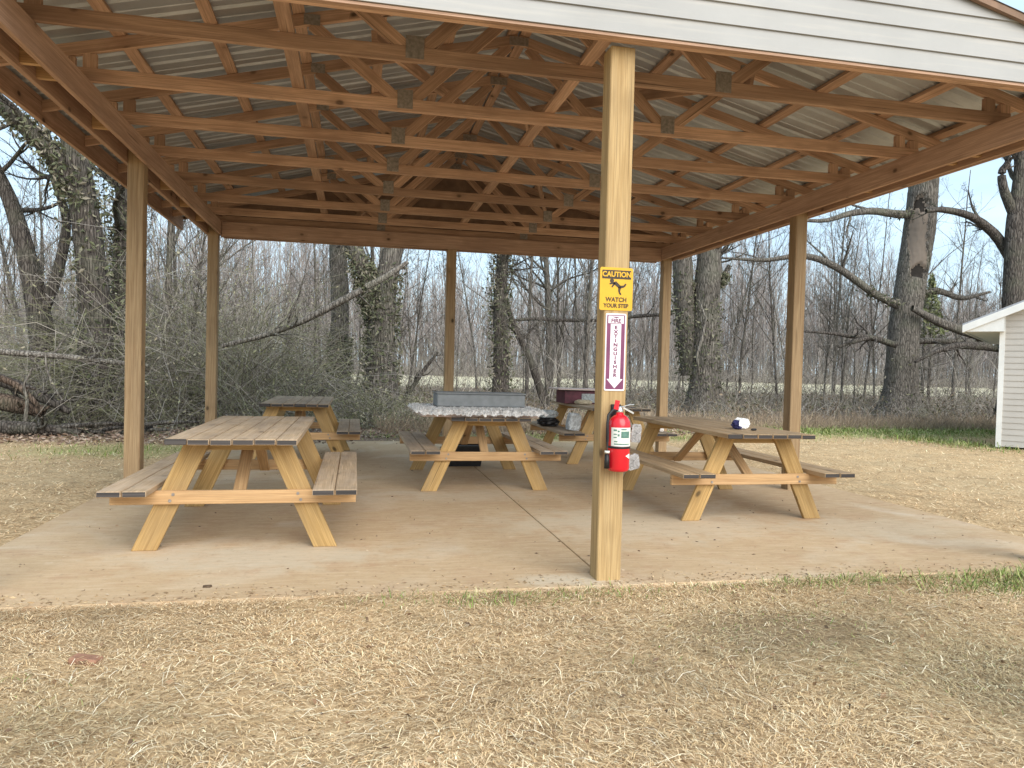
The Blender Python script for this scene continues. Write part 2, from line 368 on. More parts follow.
# back header
for y in (11.24, 11.425):
    m = MB(); m.box((LX + .112, y - .019, HB - .02), (RX - .112, y + .019, HT - .012), axis=0); m.build('header_beam', M['header'], pav, .003)
TY = [4.30, 4.95, 5.92, 6.87, 7.86, 8.88, 9.89, 10.75, 11.36]
EAVE = 4.02
CH = .096                                        # bottom chord depth
for k, y in enumerate(TY):
    t = bpy.data.objects.new('truss', None); C.objects.link(t); t.parent = pav
    th = .038; j = lambda: random.uniform(-.004, .004)
    zb = HT + CH / 2 + .001
    m = MB(); m.board((CX - 3.52, y + j(), zb), (CX + 3.52, y + j(), zb + j()), th, CH); m.build('bottom_chord', M['truss'], t, .002)
    top = lambda s: zm(s) - .042 - .048           # centre line of the top chord
    for sg in (-1, 1):
        m = MB(); m.board((CX + sg * .012, y, top(.012)), (CX + sg * (EAVE - .03), y, top(EAVE - .03)), th, .089, cut0=(1, 0, 0), cut1=(1, 0, 0)); m.build('top_chord', M['truss'], t, .002)
        for (s0, z0), (s1, z1) in (((1.12, HT + CH), (1.80, top(1.80) - .04)), ((1.06, HT + CH), (.09, top(.09) - .05))):
            m = MB(); m.board((CX + sg * s0, y + .001, z0 - .03), (CX + sg * s1, y + .001, z1), th - .006, .089, up=(0, 1, 0) if False else (1, 0, .3)); m.build('web', M['truss'], t, .002)
        for s in (3.33, 3.47):
            m = MB(); m.box((CX + sg * s - .045, y - .018, HT + CH + .001), (CX + sg * s + .045, y + .018, top(s) - .047), axis=2); m.build('heel_block', M['truss'], t)
        m = MB()
        for yy in (y - .0215, y + .0215): m.box((CX + sg * 1.09 - .06, yy - .0015, HT + .02), (CX + sg * 1.09 + .06, yy + .0015, HT + CH + .07), axis=0)
        m.build('nail_plate', M['galv'], t)
        m = MB()
        for yy in (y - .0215, y + .0215): m.box((CX + sg * 1.8 - .06, yy - .0015, top(1.8) - .05), (CX + sg * 1.8 + .06, yy + .0015, top(1.8) + .03), axis=0)
        m.build('nail_plate', M['galv'], t)
    m = MB(); m.box((CX - .09, y - .0235, top(0) - .06), (CX + .09, y - .0205, top(0) + .02), axis=0); m.build('nail_plate', M['galv'], t)
RY0, RY1 = 4.19, 12.06
for sg in (-1, 1):
    for s in (.06, .66, 1.28, 1.9, 2.52, 3.14, 3.70):
        m = MB(); z = zm(s) - .021
        m.board((CX + sg * s, RY0 + .05, z), (CX + sg * s, RY1 - .05, z), .089, .038, up=(sg * PITCH, 0, 1)); m.build('purlin', M['truss'], pav, .002)
    # ribbed sheet: profile along y, ribs run up the slope
    m = MB(); prof = []; y = RY0; pitch = .265
    while y < RY1 - .01:
        prof += [(y, 0), (y + .10, 0), (y + .107, .006), (y + .125, .006), (y + .132, 0), (y + pitch - .055, 0), (y + pitch - .034, .022), (y + pitch - .020, .022)]
        y += pitch
    prof.append((RY1, 0))
    s1 = EAVE + .06
    for th_ in (0, .0012):
        for (ya, ha), (yb, hb) in zip(prof[:-1], prof[1:]):
            q = [(CX, ya, zm(0) + ha + th_), (CX + sg * s1, ya, zm(s1) + ha + th_), (CX + sg * s1, yb, zm(s1) + hb + th_), (CX, yb, zm(0) + hb + th_)]
            m.poly(q)
    m.build('roof_panel', M['roof'], pav, fix=False)
    # eave fascia and tail-end board
    m = MB(); m.box((CX + sg * (EAVE - .011) - .019, RY0 + .02, zm(EAVE) - .205), (CX + sg * (EAVE - .011) + .019, RY1 - .02, zm(EAVE) - .012), axis=1); m.build('fascia_board', M['header'], pav, .003)
# rake boards under the roof edge at both gable ends
for y in (RY0 + .022, RY1 - .022):
    for sg in (-1, 1):
        m = MB(); m.board((CX + sg * .01, y, zm(.01) - .026), (CX + sg * (EAVE + .03), y, zm(EAVE + .03) - .026), .03, .042, cut0=(1, 0, 0), cut1=(1, 0, 0)); m.build('rake_board', M['sheath_rake_shade'], pav)  # dark colour puts the shade of the roof corner into the boards
for x in (-.46, 1.50):
    m = MB(); m.board((x, 4.33, HT + CH + .021), (x, 11.33, HT + CH + .021), .089, .038); m.build('lateral_brace', M['truss'], pav, .002)
for sg in (-1, 1):                                # diagonal sway braces up in the webs
    m = MB(); m.board((CX + sg * 1.35, 5.0, HT + CH + .06), (CX + sg * .35, 8.2, zm(.35) - .20), .038, .089); m.build('diagonal_brace', M['truss'], pav, .002)
    m = MB(); m.board((CX + sg * 1.45, 11.2, HT + CH + .06), (CX + sg * .4, 8.3, zm(.4) - .20), .038, .089); m.build('diagonal_brace', M['truss'], pav, .002)
# lapped vinyl gable, front and back, with bare board behind
def lapped_gable(y, face, z0, name):
    m = MB(); course = .131; z = z0
    while z < 4.38:
        def half(zz): return min(EAVE if face < 0 else 3.62, max(0.02, (4.40 - zz) / PITCH))
        h0, h1 = half(z), half(z + course)
        zt = min(z + course, 4.39)
        yo, yi = y + face * .016, y + face * .003
        m.poly([(CX - h0, yo, z), (CX + h0, yo, z), (CX + h1, yi, zt), (CX - h1, yi, zt)])
        m.poly([(CX - h0, yo, z), (CX - h0, y + face * .001, z), (CX + h0, y + face * .001, z), (CX + h0, yo, z)])
        z += course
    return m.build(name, M['siding'], pav, fix=False)
lapped_gable(4.245, -1, 3.292, 'gable_siding')
lapped_gable(11.42, 1, 3.30, 'gable_siding')
for y, z0 in ((4.263, 3.30), (11.402, 3.285)):
    m = MB(); h = (4.395 - z0) / PITCH; h = min(h, 3.6)
    top = [(CX - h, 4.395 - PITCH * h), (CX, 4.395), (CX + h, 4.395 - PITCH * h)]
    ring = [(CX - h, z0), (CX + h, z0), (CX + h, 4.395 - PITCH * h), (CX, 4.395), (CX - h, 4.395 - PITCH * h)]
    m.poly([(x, y - .008, z) for x, z in ring]); m.poly([(x, y + .008, z) for x, z in ring][::-1])
    for (xa, za), (xb, zb) in zip(ring, ring[1:] + ring[:1]): m.poly([(xa, y - .008, za), (xb, y - .008, zb), (xb, y + .008, zb), (xa, y + .008, za)])
    m.build('gable_sheathing', M['sheath_rake_shade'], pav)
m = MB(); m.box((CX - 3.9, 4.240, 3.272), (CX + 3.9, 4.279, 3.289), axis=0); m.build('gable_trim', M['header'], pav)

# ------------------------------------------------------------------ picnic tables
def picnic_table(label, cx, y0, topm='top', rz=0.0, L=2.2):
    t = thing('picnic_table', label, 'picnic table', (cx, y0 + L / 2, 0), rz, 'timber picnic tables under the shelter')
    hl = L / 2; mats = [M[topm], M['end']]
    m = MB(); bw, gap = .132, .006
    for k in range(6):
        x = (k - 2.5) * (bw + gap); a = random.uniform(-.004, .004)
        m.board((x, -hl + a, .766 + random.uniform(-.0015, .0015)), (x, hl + a, .766 + random.uniform(-.0015, .0015)), bw, .038, end_mi=1)
    m.build('tabletop', mats, t, .004)
    for sg in (-1, 1):
        m = MB()
        for x in (.585, .735):
            a = random.uniform(-.006, .006)
            m.board((sg * x, -hl + a, .431), (sg * x, hl + a, .431), .143, .038, end_mi=1)
        m.build('bench', mats, t, .004)
    for e in (-1, 1):
        ye = e * (hl - .30)
        for sg in (-1, 1):
            m = MB(); m.board((sg * .595, ye, 0.0), (sg * .262, ye, .745), .04, .148, up=(1, 0, .3), cut0=(0, 0, 1), cut1=(0, 0, 1)); m.build('leg', M['leg'], t, .004)
        m = MB(); m.board((-.80, ye + e * .040, .366), (.80, ye + e * .040, .366), .038, .092); m.build('cross_brace', M['brace'], t, .004)
        m = MB(); m.board((-.36, ye - e * .040, .712), (.36, ye - e * .040, .712), .038, .064, cut0=(1, 0, .6), cut1=(1, 0, -.6)); m.build('top_cleat', M['leg'], t, .004)
        m = MB(); m.board((0, ye + e * .0, .33), (0, e * .16, .742), .085, .036, up=(0, 0, 1), cut1=(0, 0, 1)); m.build('diagonal_strut', M['brace'], t, .003)
        m = MB()
        for sg in (-1, 1):
            for dx, z in ((.425, .345), (.405, .388)):
                mbx = sg * dx; m.tube([(mbx, ye + e * .058, z), (mbx, ye + e * .064, z)], [.011, .011], 8)
        m.build('bolt', M['galv'], t)
    return t
picnic_table('picnic table nearest the left posts, with a weathered bare top and no things on it', -.775, 5.12)
picnic_table('small looking bare picnic table directly behind the front left one, at the slab back edge', -.72, 9.5)
picnic_table('centre picnic table carrying the plastic wrapped package and the grey box', 1.365, 7.40)
picnic_table('picnic table half hidden by the front post, a dark red box on top', 3.53, 9.5)
picnic_table('front right picnic table with a crumpled white and navy bag on its tan top', 3.49, 5.74, 'top_new')

# ------------------------------------------------------------------ things on and under the tables
def blob(name, size, mats, seed, rough=.25, n=14, squash=2.6, cut=None, parent=None):
    """crumpled superellipsoid, base at z = 0"""
    r = np.random.default_rng(seed); vs = []; fs = []
    ks = r.normal(size=(14, 3)) * 3.2; ph = r.uniform(0, 6.28, 14)
    def sgnp(v, p): return np.sign(v) * abs(v) ** p
    for i in range(n + 1):
        la = -math.pi / 2 + math.pi * i / n
        for k in range(2 * n):
            lo = math.pi * k / n; e = 2 / squash
            p = np.array([sgnp(math.cos(la), e) * sgnp(math.cos(lo), e), sgnp(math.cos(la), e) * sgnp(math.sin(lo), e), sgnp(math.sin(la), e)])
            f = 1 + rough * np.mean(np.abs(np.sin(ks @ p + ph))) * 1.4 - rough * .9 + rough * .12 * r.normal()
            q = p * f; vs.append((q[0] * size[0] / 2, q[1] * size[1] / 2, max(0, (q[2] + .92) * size[2] / 2)))
    w = 2 * n
    mi = []
    for i in range(n):
        for k in range(w):
            a, b = i * w + k, i * w + (k + 1) % w; fs.append((a, b, b + w, a + w))
            c = np.mean([vs[z] for z in fs[-1]], axis=0); mi.append(1 if cut and cut(c) else 0)
    me = bpy.data.meshes.new(name); me.from_pydata(vs, [], fs)
    for m in mats: me.materials.append(m)
    me.polygons.foreach_set('material_index', mi)
    return link(name, me, parent)
def film(name, col, rough=.28, alpha=.35, spec=.6):
    t = NT(name); n = t.noise(t.coord('Object'), 26, 6, .7, 1.0); c = t.mix(t.ramp(n, (.38, 0.0), (.62, 1.0)), tuple(x * .45 for x in col), col); t.bump(n, 1.0, .02)
    return t.done(c, rough, spec, .0)
M['film'] = film('crumpled_plastic', (.93, .90, .87)); M['silver'] = film('silver_film', (.66, .69, .71), .25)
M['greyfilm'] = film('grey_film', (.50, .54, .55), .3)
M['black'] = simple('black_plastic', (.018, .018, .02), .45, .3, 30)
M['blackbag'] = simple('black_bag', (.012, .012, .014), .35, .4, 25, bump=.6)
M['slate'] = simple('slate_grey_cover', (.215, .225, .23), .7, .14, 14)
M['card'] = simple('pale_board', (.62, .50, .46), .8, .1, 12)
M['maroon'] = simple('maroon_box', (.10, .022, .035), .6, .35, 14)
M['navy'] = simple('navy_cloth', (.03, .03, .11), .8, .3, 30)
M['white'] = simple('white_cloth', (.80, .80, .80), .8, .08, 30)
M['paper'] = simple('white_paper', (.78, .73, .68), .85, .1, 40)

# flat package wrapped in plastic across the centre table: ruffled rim and a flat core
pk = thing('wrapped_package', 'wide flat package in crumpled white plastic lying across the centre table', 'package', (1.26, 7.95, .787))
m = MB(); m.box((-.60, -.50, 0), (.60, .50, .05), axis=0); m.build('board', M['card'], pk, .004)
nx, ny = 150, 60; r = np.random.default_rng(3)
U, W = np.meshgrid(np.linspace(-.665, .665, nx), np.linspace(-.60, .55, ny))
def wr(u, w): return .010 * np.abs(np.sin(31 * u + 7 * np.sin(9 * w))) + .010 * np.abs(np.sin(23 * w + 5 * np.sin(13 * u))) + .016 * r.random(u.shape)
edge = np.maximum(np.clip((np.abs(U) - .60) / .065, 0, 1), np.clip((-W - .50) / .10, 0, 1)); edge = np.maximum(edge, np.clip((W - .5) / .05, 0, 1))
Zp = .057 + wr(U, W) - edge ** 1.5 * (.052 + .006 * np.sin(47 * U + 4 * np.sin(11 * U))) + .02 * np.clip((np.abs(U) - .55) / .1, 0, 1)
U2 = U + edge * .012 * np.sin(70 * W); W2 = W + edge * .02 * np.sin(55 * U)
Vp = np.stack([U2, W2, Zp], -1).reshape(-1, 3); ip = np.arange(nx * ny).reshape(ny, nx)
Fp = np.stack([ip[:-1, :-1], ip[:-1, 1:], ip[1:, 1:], ip[1:, :-1]], -1).reshape(-1, 4)
o = link('plastic_wrap', raw_mesh('plastic_wrap', [(Vp, Fp)], M['film'], False), pk)
sm = o.modifiers.new('thickness', 'SOLIDIFY'); sm.thickness = .003
gb = thing('grey_box', 'long low slate grey box standing on the plastic wrapped package', 'box', (1.325, 8.02, .868))
m = MB(); m.box((-.475, -.20, 0), (.475, .20, .135), axis=0); m.build('body', M['slate'], gb, .012)
m = MB(); m.box((-.483, -.208, .136), (.483, .208, .152), axis=0); m.build('lid', M['slate'], gb, .005)
# black tub on the slab under the centre table
tb = thing('black_tub', 'black plastic tub on the slab under the centre picnic table', 'tub', (1.42, 9.72, 0))
m = MB()
def ring(w, d, z): return [(-w, -d, z), (w, -d, z), (w, d, z), (-w, d, z)]
rs = [ring(.21, .14, 0), ring(.25, .18, .25), ring(.265, .195, .25), ring(.265, .195, .275), ring(.238, .168, .275), ring(.20, .13, .02)]
m.poly(rs[0][::-1])
for a, b in zip(rs[:-1], rs[1:]):
    for k in range(4): m.poly([a[k], a[(k + 1) % 4], b[(k + 1) % 4], b[k]])
m.poly(rs[-1]); m.build('tub_shell', M['black'], tb, fix=False)
for sg in (-1, 1):
    m = MB(); m.tube([(sg * .262, -.06, .235), (sg * .30, -.05, .225), (sg * .30, .05, .225), (sg * .262, .06, .235)], .009, 8); m.build('handle', M['black'], tb)
# red box with a pale lid at the far end of the back right table
rb = thing('red_box', 'dark red box under a pale flat lid on the back right table', 'box', (3.44, 10.85, .787))
m = MB(); m.box((-.40, -.24, 0), (.40, .24, .19), axis=0); m.build('body', M['maroon'], rb, .006)
m = MB(); m.board((-.52, 0, .214), (.50, 0, .205), .62, .02); m.build('lid', M['card'], rb, .004)
m = MB(); m.box((-.14, -.247, .02), (.10, -.242, .15), axis=0); m.build('label_patch', M['greyfilm'], rb)
m = MB(); m.box((.14, -.249, 0.005), (.36, -.242, .165), axis=0); m.build('side_patch', M['black'], rb)
o = blob('tan_bundle', (.26, .16, .075), [simple('tan_cloth', (.42, .36, .26), .9, .3, 30, bump=.5)], 12, .35); o.location = (3.27, 10.42, .786); tag(o, 'low crumpled tan bundle in front of the dark red box', 'cloth bundle')
# bags on the back right bench
o = blob('silver_bag', (.20, .12, .25), [M['silver']], 5, .22, 16, 5.0); o.location = (2.95, 9.88, .452); o.rotation_euler = (0, .15, .25); tag(o, 'shiny crumpled silver bag standing on the back right bench', 'bag')
o = blob('black_bag', (.32, .22, .13), [M['blackbag']], 6, .35, 16); o.location = (2.80, 10.62, .452); tag(o, 'low black bag on the bench beyond the wrapped package', 'bag')
o = blob('grey_bag', (.34, .22, .12), [M['greyfilm']], 8, .4, 16); o.location = (2.78, 10.66, .57); tag(o, 'grey crumpled plastic bag lying on top of the black bag', 'bag')
for k, (x, y, s) in enumerate(((3.93, 9.72, 1.0), (4.10, 9.80, .8))):
    o = blob('crumpled_paper', (.10 * s, .08 * s, .085 * s), [M['paper']], 20 + k, .5, 10); o.location = (x + .12, y, .452)
    tag(o, ('larger' if k == 0 else 'smaller') + ' crumpled white paper beside the extinguisher, on the bench end of the back right table', 'paper')
# bag on the front right table
o = blob('crumpled_bag', (.175, .11, .105), [M['white'], M['navy']], 36, .55, 20, 2.2, cut=lambda c: c[0] + .25 * c[2] < -.036 + .012 * math.sin(90 * c[2])); o.location = (3.48, 6.26, .787); o.rotation_euler = (0, -.08, .2)
tag(o, 'small crumpled white and navy bag on the front right table', 'bag')
o = blob('dark_scrap', (.055, .03, .02), [M['black']], 33, .3, 8); o.location = (3.53, 6.12, .787); tag(o, 'tiny black scrap lying in front of the white and navy bag', 'scrap')

# ------------------------------------------------------------------ signs and extinguisher on the front post
PF = 4.355                                        # front face of the post
M['yellow'] = simple('sign_yellow', (.64, .36, .015), .5, .06, 12); M['signblack'] = simple('sign_black', (.035, .022, .012), .5, .2, 20)
M['signwhite'] = simple('sign_white', (.78, .72, .76), .5, .05, 20); M['plum'] = simple('faded_maroon', (.17, .04, .10), .5, .25, 14)
def lettering(txt, size, mat, parent, loc, sx=1.0, name='lettering', bold=.0):
    cu = bpy.data.curves.new(name, 'FONT'); cu.body = txt; cu.size = size; cu.align_x = 'CENTER'; cu.align_y = 'CENTER'; cu.extrude = .0006; cu.offset = bold
    tmp = bpy.data.objects.new('tmp', cu); C.objects.link(tmp); bpy.context.view_layer.update()
    me = bpy.data.meshes.new_from_object(tmp.evaluated_get(bpy.context.evaluated_depsgraph_get())); bpy.data.objects.remove(tmp)
    me.name = name; me.materials.clear(); me.materials.append(mat)
    o = link(name, me, parent); o.location = loc; o.rotation_euler = (math.pi / 2, 0, 0); o.scale = (sx, 1, 1); return o
def plate(w, h, rad, y, cx=0, cz=0, seg=5, th=.002):
    m = MB(); ring = []
    for (sx, sz, a0) in ((1, -1, -90), (1, 1, 0), (-1, 1, 90), (-1, -1, 180)):
        for k in range(seg + 1):
            a = math.radians(a0 + 90 * k / seg); ring.append((cx + sx * (w / 2 - rad) + rad * math.cos(a), cz + sz * (h / 2 - rad) + rad * math.sin(a)))
    m.poly([(x, y, z) for x, z in ring]); m.poly([(x, y + th, z) for x, z in ring][::-1])
    for (xa, za), (xb, zb) in zip(ring, ring[1:] + ring[:1]): m.poly([(xa, y, za), (xa, y + th, za), (xb, y + th, zb), (xb, y, zb)])
    return m
cs = thing('caution_sign', 'yellow caution sign with a falling figure on the front post', 'sign', (1.556, PF, 1.796))
plate(.212, .262, .012, -.004).build('plate', M['yellow'], cs)
plate(.186, .053, .004, -.0055, 0, .088, th=.0012).build('banner', M['signblack'], cs)
lettering('CAUTION', .043, M['yellow'], cs, (0, -.0066, .088), .95, bold=.0016)
lettering('WATCH', .038, M['signblack'], cs, (0, -.0052, -.066), .95, bold=.001)
lettering('YOUR STEP', .034, M['signblack'], cs, (0, -.0052, -.103), .92, bold=.001)
m = MB()
def stick(a, b, w0, w1):
    a = np.array(a); b = np.array(b); d = (b - a) / np.linalg.norm(b - a); n = np.array([-d[1], d[0]])
    q = [a + n * w0, a - n * w0, b - n * w1, b + n * w1]; m.poly([(p[0], -.0056, p[1]) for p in q])
stick((-.012, .040), (.022, .012), .011, .010); stick((.022, .012), (.050, .018), .009, .006); stick((.050, .018), (.060, .034), .006, .005)
stick((.020, .012), (.018, -.018), .009, .006); stick((.018, -.018), (.030, -.034), .006, .005)
stick((-.010, .038), (-.045, .030), .006, .004); stick((-.012, .036), (-.030, .010), .006, .004)
m.poly([(-.030 + .013 * math.cos(a), -.0057, .050 + .013 * math.sin(a)) for a in np.linspace(0, 6.28, 15)[:-1]])
m.build('falling_figure', M['signblack'], cs, fix=False)
fs = thing('extinguisher_sign', 'tall narrow white and maroon fire extinguisher arrow sign on the front post', 'sign', (1.560, PF, 1.410))
plate(.132, .474, .010, -.004).build('plate', M['signwhite'], fs)
plate(.116, .455, .006, -.0052, th=.001).build('maroon_panel', M['plum'], fs)
m = MB(); w = .034
m.poly([(x, -.0058, z) for x, z in ((-.05, .222), (.05, .222), (.05, .176), (-.05, .176))])
m.poly([(x, -.0058, z) for x, z in ((-w, .172), (w, .172), (w, -.165), (.052, -.165), (0, -.222), (-.052, -.165), (-w, -.165))])
m.build('arrow', M['signwhite'], fs, fix=False)
m = MB(); m.poly([(x, -.0066, z) for x, z in ((-.03, .217), (.03, .217), (0, .208))]); m.build('small_mark', M['plum'], fs, fix=False)
lettering('FIRE', .034, M['plum'], fs, (0, -.0068, .191), 1.05, bold=.0008)
for k, ch in enumerate('EXTINGUISHER'):
    lettering(ch, .0285, M['plum'], fs, (0, -.0068, .150 - k * .0266), 1.25, 'letter', bold=.0012)

M['red'] = simple('red_enamel', (.62, .012, .022), .22, .06, 6, spec=.6); M['steel'] = simple('bright_steel', (.7, .7, .7), .25, .1, 20, metal=.9)
M['rubber'] = simple('black_rubber', (.015, .014, .015), .5, .2, 30)
M['lab'] = simple('extinguisher_label', (.72, .72, .66), .45, .06, 30); M['ink'] = simple('label_ink', (.10, .20, .16), .6, .3, 60)
M['tag'] = film('clear_tag', (.46, .43, .42), .2)
fe = thing('fire_extinguisher', 'red fire extinguisher with white label hanging on the front post', 'fire extinguisher', (1.572, 4.272, .690))
m = MB(); m.lathe([(.0, 0), (.052, 0), (.062, .008), (.066, .02), (.066, .275), (.063, .30), (.052, .322), (.036, .336), (.024, .342), (.022, .355), (0, .355)], (0, 0, 0), 32); m.build('cylinder', M['red'], fe)
m = MB(); R_ = .0668
for i in range(18):
    a0, a1 = math.radians(-155 + 130 * i / 18), math.radians(-155 + 130 * (i + 1) / 18)
    q = lambda a, z: (R_ * math.cos(a), R_ * math.sin(a), z)
    m.poly([q(a0, .155), q(a1, .155), q(a1, .267), q(a0, .267)], smooth=True)
m.build('label', M['lab'], fe, fix=False)
m = MB(); R_ = .0674
for (a, b, z0, z1) in ((-140, -122, .246, .256), (-140, -122, .224, .230), (-140, -122, .205, .211), (-118, -108, .24, .25), (-118, -108, .215, .228), (-100, -50, .205, .245), (-136, -50, .165, .172), (-136, -118, .180, .187), (-100, -70, .252, .260)):
    k = max(2, int((b - a) / 6))
    for i in range(k):
        a0, a1 = math.radians(a + (b - a) * i / k), math.radians(a + (b - a) * (i + 1) / k)
        m.poly([(R_ * math.cos(a0), R_ * math.sin(a0), z0), (R_ * math.cos(a1), R_ * math.sin(a1), z0), (R_ * math.cos(a1), R_ * math.sin(a1), z1), (R_ * math.cos(a0), R_ * math.sin(a0), z1)])
m.build('label_print', M['ink'], fe, fix=False)
m = MB(); m.lathe([(.067, .140), (.0685, .141), (.0685, .153), (.067, .154)], (0, 0, 0), 32); m.build('strap_band', M['rubber'], fe)
m = MB(); m.poly([(.018, -.0672, .098), (.048, -.052, .112), (.048, -.052, .080)]); m.build('white_mark', M['lab'], fe, fix=False)
m = MB(); m.lathe([(0, .35), (.020, .35), (.020, .372), (.014, .376), (.014, .392), (0, .392)], (0, 0, 0), 16); m.build('valve', M['steel'], fe)
m = MB(); m.board((-.03, 0, .376), (.062, -.01, .405), .022, .006); m.board((.05, -.008, .401), (.085, -.01, .404), .022, .006); m.build('carry_handle', M['steel'], fe, .002)
m = MB(); m.board((-.02, 0, .398), (.10, -.012, .384), .018, .005); m.build('squeeze_lever', M['rubber'], fe, .002)
m = MB(); m.board((.012, -.024, .385), (.078, -.028, .352), .006, .010); m.build('pull_pin', M['steel'], fe)
m = MB(); m.board((-.030, -.012, .372), (-.020, -.012, .428), .030, .004, up=(0, 1, 0)); m.build('red_tag', M['red'], fe, .001)
m = MB(); m.tube([(-.018, 0, .372), (-.05, -.012, .368), (-.078, -.02, .34), (-.084, -.024, .29), (-.083, -.026, .20), (-.083, -.026, .10)], [.009] * 6, 10); m.tube([(-.083, -.026, .105), (-.083, -.026, .02)], [.013, .017], 12); m.build('hose', M['rubber'], fe)
m = MB(); m.lathe([(.0135, .112), (.016, .112), (.016, .126), (.0135, .126)], (-.083, -.026, 0), 12); m.build('hose_clip', M['lab'], fe)
m = MB(); m.box((-.03, .066, .05), (.03, .082, .40), axis=2); m.build('wall_bracket', M['rubber'], fe)
o = blob('tag_cover', (.075, .012, .115), [M['tag']], 41, .2, 12, 5, parent=fe); o.location = (.10, -.01, .175); o.rotation_euler = (0, .1, .3)
o = blob('tag_cover', (.085, .012, .095), [M['tag']], 42, .25, 12, 5, parent=fe); o.location = (.095, -.02, .012); o.rotation_euler = (0, -.2, .2)

# ------------------------------------------------------------------ brick and scraps
bk = MB(); bk.box((-.035, -.062, 0), (.035, .062, .034), axis=1)
o = bk.build('brick', simple('worn_brick', (.29, .15, .095), .9, .3, 25, bump=.5), None, .008); o.location = (-1.12, 3.52, -.036); o.rotation_euler = (.08, .05, 1.35)
tag(o, 'small reddish brick half sunk in the straw in front of the slab', 'brick')
for k, (x, y, lab) in enumerate(((-.80, 4.50, 'brown dry leaf on the front edge of the slab'), (-.30, 6.35, 'dark dry leaf on the slab under the left table'), (1.95, 7.95, 'dark scrap of leaf behind the centre table right leg'))):
    o = blob('dry_leaf', (.05, .03, .012), [simple('leaf_brown', (.10, .065, .04), .9, .3, 30)], 50 + k, .5, 8); o.location = (x, y, .001); o.rotation_euler.z = k * 1.3; tag(o, lab, 'leaf')

# ------------------------------------------------------------------ shed on the right
sh = thing('shed', 'pale vinyl sided shed with white trimmed eaves at the right edge', 'shed', (12.17, 12.15, 0), math.radians(-49))
SW, SD, SE = 4.6, 6.0, 2.52; sp = .44
m = MB(); z = .02; co = .115
def roofz(x): return SE + .02 + sp * min(x, SW - x)
while z < SE + sp * SW / 2 - .02:
    a = max(0, (z + co - SE) / sp); a0 = max(0, (z - SE) / sp)
    if a < SW / 2: m.poly([(a0, -.014, z), (SW - a0, -.014, z), (SW - a, -.002, z + co), (a, -.002, z + co)]); m.poly([(a0, -.014, z), (a0, 0, z), (SW - a0, 0, z), (SW - a0, -.014, z)])
    if z + co < SE + .1: m.poly([(-.014, 0, z), (-.002, 0, z + co), (-.002, SD, z + co), (-.014, SD, z)]); m.poly([(SW + .014, 0, z), (SW + .014, SD, z), (SW + .002, SD, z + co), (SW + .002, 0, z + co)])
    z += co
m.poly([(SW, SD, 0), (0, SD, 0), (0, SD, SE), (SW / 2, SD, SE + sp * SW / 2), (SW, SD, SE)])
m.build('wall', M['shed'], sh, fix=False)
m = MB(); m.box((-.02, -.022, 0), (.07, -.003, SE), axis=2); m.box((-.022, -.02, 0), (-.003, .07, SE), axis=2); m.build('corner_trim', M['trim'], sh)
OV = .62
for sg in (0, 1):
    X = lambda x: x if sg == 0 else SW - x
    m = MB(); a = -OV; za, zc = SE + .10 + sp * a, SE + .10 + sp * SW / 2
    m.board((X(a), SD / 2, za + .012), (X(SW / 2), SD / 2, zc + .012), SD + .5, .03, up=(0, 0, 1)); m.build('roof', M['shingle'], sh)
    m = MB(); m.board((X(a), -.24, za - .075), (X(SW / 2), -.24, zc - .075), .03, .13, cut0=(1, 0, 0), cut1=(1, 0, 0)); m.build('rake_board', M['trim'], sh, .003)
    m = MB(); m.box((min(X(a), X(a + .03)), -.22, za - .14), (max(X(a), X(a + .03)), SD + .4, za - .01), axis=1); m.build('fascia_board', M['trim'], sh)
    m = MB(); m.board((X(a + .04), -.115, za - .11), (X(SW / 2), -.115, zc - .10), .21, .008, up=(0, 0, 1)); m.box((min(X(a + .04), X(-.02)), 0.0, za - .12), (max(X(a + .04), X(-.02)), SD, za - .11), axis=1); m.build('soffit', M['trim'], sh)

    m = MB(); q = [(X(a + .02), -.03, za - .125), (X(.06), -.03, za - .125), (X(.06), -.03, SE + .10 + sp * .06 - .09), (X(a + .02), -.03, za - .09)]
    m.poly(q); m.poly([(p[0], -.215, p[2]) for p in q]); m.poly([q[0], q[1], (q[1][0], -.215, q[1][2]), (q[0][0], -.215, q[0][2])]); m.build('eave_return', M['trim'], sh)

